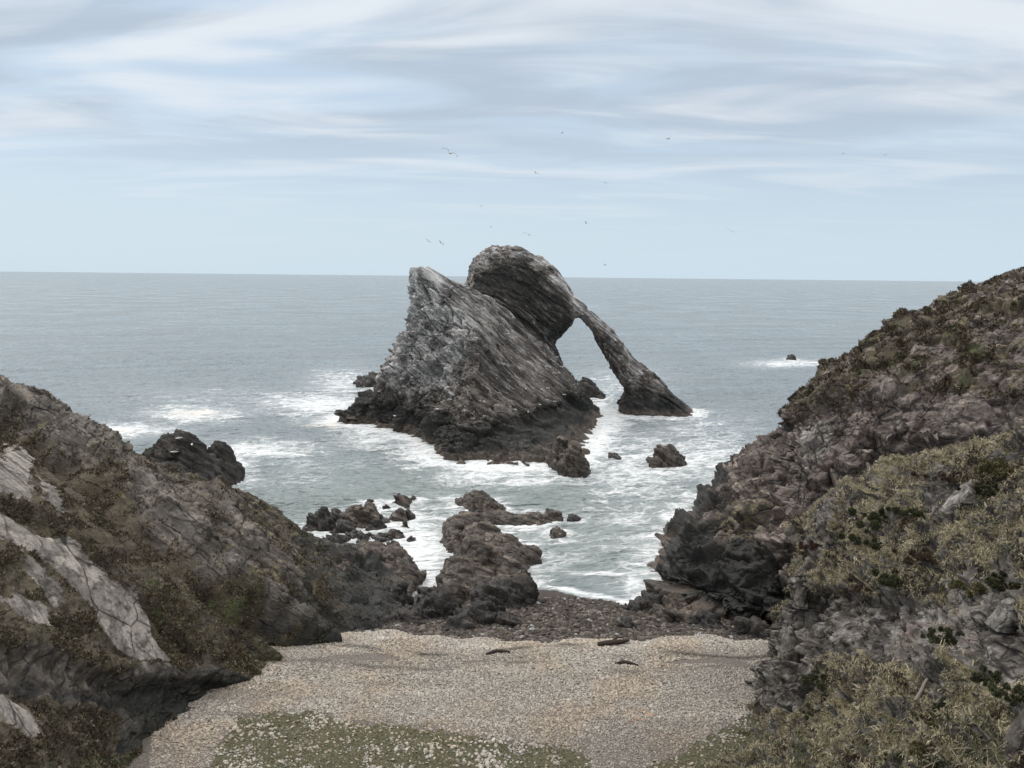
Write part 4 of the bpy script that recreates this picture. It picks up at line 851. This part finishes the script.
Yn_ = Y[near]; Xq = X[near]; wl = Yn_-(46.2+.25*np.sin(Xq*.8)+.5*pn(np.stack([Xq*.2, 0*Xq, 0*Xq], 1), 3)); crest = .30*np.exp(-(wl/.45)**2)*np.exp(-((Xq-5.4)/2.6)**2)+.22*np.exp(-((wl-3.2)/.5)**2)*np.exp(-((Xq-7.5)/3)**2)
z[near] = (sw+ch-.12)*fade[near]*sh_ + crest
# foam density
foam = np.zeros(len(X)); nf = Y < 400; Xn, Yn = X[nf], Y[nf]; fo = np.zeros(nf.sum())
qq = np.stack([Xn, Yn, 0*Xn], 1); wob = 1+.5*fbm(qq*.25, 3, 7)
for (bx, by, a, b) in FEET:
    if by > 125: s_, k_ = 1.5, .7
    else: s_, k_ = (1.3, .75) if by > 44 else (1.0, .5)
    m_ = (np.abs(Xn-bx) < a+8) & (np.abs(Yn-by) < b+9)
    r = np.sqrt(((Xn[m_]-bx)/a)**2+((Yn[m_]-by)/b)**2); d = np.maximum(r-1, 0)*min(a, b)
    fo[m_] = np.maximum(fo[m_], k_*np.exp(-d/(s_*wob[m_])))
ring = np.array([(Xof(a, y_, 0), y_) for a, y_ in W[1][1]]); ring = cr(ring, 120, 0, True)
arf = np.array([(Xof(a, y_, 0), y_) for a, y_ in ((622,103),(640,102),(665,102),(690,104),(694,107),(640,110))]); rr_ = np.array([(Xof(a, y_, 0), y_) for a, y_ in ((649,46),(656,43),(660,50),(690,62),(760,75))])
lf_ = np.array([(Xof(a, y_, 0), y_) for a, y_ in ((150,56),(240,54),(300,51),(350,49.5),(392,48),(416,45))])
for pts, k_, s_ in ((ring, .85, 2.6), (arf, .75, 2.2), (cr(rr_, 20, 0), .6, 1.6), (cr(lf_, 30, 0), .65, 1.6)):
    for (bx, by) in pts:
        m_ = (np.abs(Xn-bx) < 9) & (np.abs(Yn-by) < 9); d = np.hypot(Xn[m_]-bx, Yn[m_]-by)
        fo[m_] = np.maximum(fo[m_], k_*np.exp(-np.maximum(d-1.2, 0)/(s_*wob[m_])))
fx, fy = proj(qq)
PATCH = [(420,560,34,50,.75),(400,540,45,32,.62),(385,525,50,18,.5),(455,500,60,10,.3),(640,470,60,34,.50),(700,462,80,26,.48),(600,430,26,40,.55),(740,480,60,34,.42),(640,520,70,45,.34),(720,520,70,30,.40),(793,364,44,4,.52),
 (120,432,60,8,.62),(190,415,50,9,.60),(320,405,55,12,.62),(345,385,40,16,.42),(260,450,60,9,.60),(230,470,30,26,.5),(430,450,36,14,.72),(370,440,40,8,.5),(500,478,70,9,.55),(610,574,30,3.0,.85),(580,560,60,20,.22),(440,610,30,16,.5),(620,600,80,6,.35),
 (700,430,70,20,.28),(300,470,90,30,.20),(620,385,50,20,.3),(720,560,60,40,.25),(330,535,40,18,.42),(260,400,160,14,.22)]
for cx, cy, a, b, k_ in PATCH:
    r = ((fx-cx)/a)**2+((fy-cy)/b)**2; fo = np.maximum(fo, min(1.18*k_, .85)*np.exp(-r*.75))
bz = beach_z(Xn, Yn); swash = np.exp(-(np.abs(bz+.12-z[nf])/.10)**2)*(np.abs(Xn) < 14)*(Yn < 50); fo = np.maximum(fo, .8*swash)
foam[nf] = fo
green = np.exp(-(((Q[:, 0]+5)/28)**2+((Q[:, 1]-58)/22)**2))
tan_ = np.zeros(len(X)); tan_[nf] = np.exp(-(((fx-308)/30)**2+((fy-428)/5.0)**2)*1.2)+.45*np.exp(-(((fx-195)/30)**2+((fy-414)/5)**2))+.35*np.exp(-(((fx-110)/30)**2+((fy-434)/5)**2))
V = np.stack([X, Y, z], 1)
k = N('sea_water'); _, fo_, gn_, tn_ = k.attr('m1')
wv = k.mapping((0, 0, .28), (.5, 1.2, 1)); 
st1 = k.noise(.5, 8, .68, wv, .8); cell = k.vor(.9, 'DISTANCE_TO_EDGE', k.mapping((0, 0, .28), (.55, 1.1, 1), k.pos))
cv = k.t.nodes.new('ShaderNodeMix'); cv.data_type = 'VECTOR'
nz_ = k.t.nodes.new('ShaderNodeTexNoise'); nz_.inputs['Scale'].default_value = .8; nz_.inputs['Detail'].default_value = 5; k.L(k.pos, nz_.inputs['Vector'])
va = k.t.nodes.new('ShaderNodeVectorMath'); va.operation = 'MULTIPLY_ADD'; k.L(nz_.outputs['Color'], va.inputs[0]); va.inputs[1].default_value = (1.6, 1.6, 0); k.L(wv, va.inputs[2])
cell = k.vor(1.1, 'DISTANCE_TO_EDGE', va.outputs[0]); cell2 = k.vor(3.2, 'DISTANCE_TO_EDGE', va.outputs[0])
lace = k.math('ADD', k.ramp(cell, 0, .22, .28, 0), k.ramp(cell2, 0, .2, .14, 0))
t = k.math('ADD', k.math('ADD', fo_, k.math('MULTIPLY', k.math('SUBTRACT', st1, .52), 1.7)), k.math('SUBTRACT', lace, .12))
fm = k.math('MULTIPLY', k.ramp(t, .24, .92), k.ramp(fo_, .03, .28))
wc = k.ramp(k.math('ADD', k.noise(.35, 7, .75, k.mapping((0, 0, .2), (.35, 1.3, 1))), 0), .735, .78, 0, .5)
fm = k.math('MAXIMUM', fm, wc)
wcol = k.mix(gn_, (.18, .218, .236), (.195, .238, .226)); wcol = k.mix(k.math('MULTIPLY', fo_, .8), wcol, (.42, .46, .47))
fc_ = k.mix(k.math('MULTIPLY', tn_, 1., True), (.74, .77, .77), (.62, .55, .44))
k.L(k.mix(fm, wcol, fc_), k.b.inputs['Base Color']); k.b.inputs['IOR'].default_value = 1.33
rg = k.math('ADD', k.ramp(k.noise(.03, 10, .72), .38, .62, .10, .42), k.ramp(k.noise(.4, 8, .7, k.mapping((0, 0, .2), (.3, 1, 1))), .4, .6, -.06, .10))
k.L(k.math('MAXIMUM', rg, k.math('MULTIPLY', fm, .7)), k.b.inputs['Roughness'])
b1 = k.noise(1.5, 9, .66, k.mapping((0, 0, .28), (.55, 1.2, 1))); b2 = k.noise(.16, 7, .62, k.mapping((0, 0, .25), (.35, 1.2, 1)))
b3 = k.noise(.022, 8, .66, k.mapping((0, 0, .15), (.3, 1.1, 1)))
p = k.bump(b1, 1.0, .30); p = k.bump(b2, 1.0, 1.5, p); k.bump(b3, 1.0, 9, p)
SEAM = mesh('sea', V, gridfaces(len(Yr), len(ang)), k.m, {'m1': np.stack([foam, green, np.clip(tan_, 0, 1)], 1)})
obj('sea', SEAM, kind='structure', label='grey green sea with streaks of white foam reaching to the horizon')
# ------------------------------------------------------------------ world, sun, camera
w = bpy.data.worlds.new('World'); S.world = w; w.use_nodes = True; T = w.node_tree; T.nodes.clear()
SUN_EL, SUN_AZ = 50, -55      # azimuth from +Y towards +X
def nn_(t): return T.nodes.new(t)
out = nn_('ShaderNodeOutputWorld'); bg = nn_('ShaderNodeBackground'); bg.inputs[1].default_value = .12; T.links.new(bg.outputs[0], out.inputs[0])
sky = nn_('ShaderNodeTexSky'); sky.sky_type = 'NISHITA'; sky.sun_disc = False; sky.sun_elevation = math.radians(SUN_EL); sky.sun_rotation = math.radians(SUN_AZ); sky.air_density = 1; sky.dust_density = 1.0; sky.ozone_density = 1.5
tc = nn_('ShaderNodeTexCoord'); sx = nn_('ShaderNodeSeparateXYZ'); T.links.new(tc.outputs['Generated'], sx.inputs[0])
def wm(op, a, b=0, clamp=False):
    n = nn_('ShaderNodeMath'); n.operation = op; n.use_clamp = clamp
    for s_, v in zip(n.inputs, (a, b)):
        if isinstance(v, bpy.types.NodeSocket): T.links.new(v, s_)
        else: s_.default_value = v
    return n.outputs[0]
zc = wm('MAXIMUM', sx.outputs[2], 0); den = wm('ADD', zc, .07)
cb = nn_('ShaderNodeCombineXYZ'); T.links.new(wm('DIVIDE', sx.outputs[0], den), cb.inputs[0]); T.links.new(wm('DIVIDE', sx.outputs[1], den), cb.inputs[1])
def wnoise(rot, sc, scale, det, rough, dist=0, off=(0, 0, 0)):
    mp = nn_('ShaderNodeMapping'); mp.inputs['Rotation'].default_value = (0, 0, rot); mp.inputs['Scale'].default_value = sc; mp.inputs['Location'].default_value = off; T.links.new(cb.outputs[0], mp.inputs[0])
    n = nn_('ShaderNodeTexNoise'); n.inputs['Scale'].default_value = scale; n.inputs['Detail'].default_value = det; n.inputs['Roughness'].default_value = rough; n.inputs['Distortion'].default_value = dist
    T.links.new(mp.outputs[0], n.inputs['Vector']); return n.outputs['Fac']
def wramp(v, a, b, lo=0., hi=1.):
    n = nn_('ShaderNodeMapRange'); n.interpolation_type = 'SMOOTHSTEP'; T.links.new(v, n.inputs[0])
    for k_, x in zip((1, 2, 3, 4), (a, b, lo, hi)): n.inputs[k_].default_value = x
    return n.outputs[0]
def wmix(f, a, b):
    n = nn_('ShaderNodeMix'); n.data_type = 'RGBA'
    for s_, v in zip((n.inputs[0], n.inputs[6], n.inputs[7]), (f, a, b)):
        if isinstance(v, bpy.types.NodeSocket): T.links.new(v, s_)
        elif isinstance(v, tuple): s_.default_value = (*v, 1)
        else: s_.default_value = v
    return n.outputs[2]
c1 = wnoise(-.12, (.5, 1.0, 1), 1.2, 7, .52, .9, (1.5, 3, 0)); c2 = wnoise(-.08, (.5, 1.3, 1), 1.3, 6, .50, .8, (4, 1, 2))
K = 1/.12
veil = tuple(x*K for x in (.57, .685, .80)); greyc = tuple(x*K for x in (.47, .555, .66)); white = tuple(x*K for x in (.79, .84, .89)); hor = tuple(x*K for x in (.61, .745, .84))
col = wmix(.78, sky.outputs[0], veil)
elev = wramp(zc, .07, .22)
col = wmix(wm('MULTIPLY', wramp(c1, .36, .58), wm('MULTIPLY', elev, .95)), col, greyc)
col = wmix(wm('MULTIPLY', wramp(wm('ADD', c2, wm('MULTIPLY', wm('SUBTRACT', zc, .2), .55)), .42, .70), wramp(zc, .03, .22, .2, .85)), col, white)
col = wmix(wramp(zc, .0, .13, .75, 0), col, hor)
hi = nn_('ShaderNodeMix'); hi.data_type = 'RGBA'; hi.blend_type = 'MULTIPLY'; T.links.new(wramp(zc, .34, .75), hi.inputs[0]); T.links.new(col, hi.inputs[6]); hi.inputs[7].default_value = (2.4, 2.16, 2.0, 1); hi.clamp_result = False
T.links.new(hi.outputs[2], bg.inputs[0])
sd = bpy.data.lights.new('sun', 'SUN'); sd.energy = 1.4; sd.angle = math.radians(16); sd.color = (1, .96, .91)
so = bpy.data.objects.new('sun', sd); COL.objects.link(so)
e, az = math.radians(SUN_EL), math.radians(SUN_AZ); dv = Vector((math.sin(az)*math.cos(e), math.cos(az)*math.cos(e), math.sin(e)))
so.rotation_euler = dv.to_track_quat('Z', 'Y').to_euler(); so.location = (0, 0, 60)
cd = bpy.data.cameras.new('camera'); cd.sensor_width = 36; cd.lens = F/1024*36; cd.clip_start = .1; cd.clip_end = 100000
co = bpy.data.objects.new('camera', cd); COL.objects.link(co)
mw = Matrix(((r_[0], u_[0], -f_[0], 0), (r_[1], u_[1], -f_[1], 0), (r_[2], u_[2], -f_[2], H), (0, 0, 0, 1))); co.matrix_world = mw
S.camera = co
S.view_settings.view_transform = 'Standard'; S.view_settings.look = 'None'; S.view_settings.exposure = .05; S.view_settings.gamma = 1
S.render.engine = 'CYCLES'
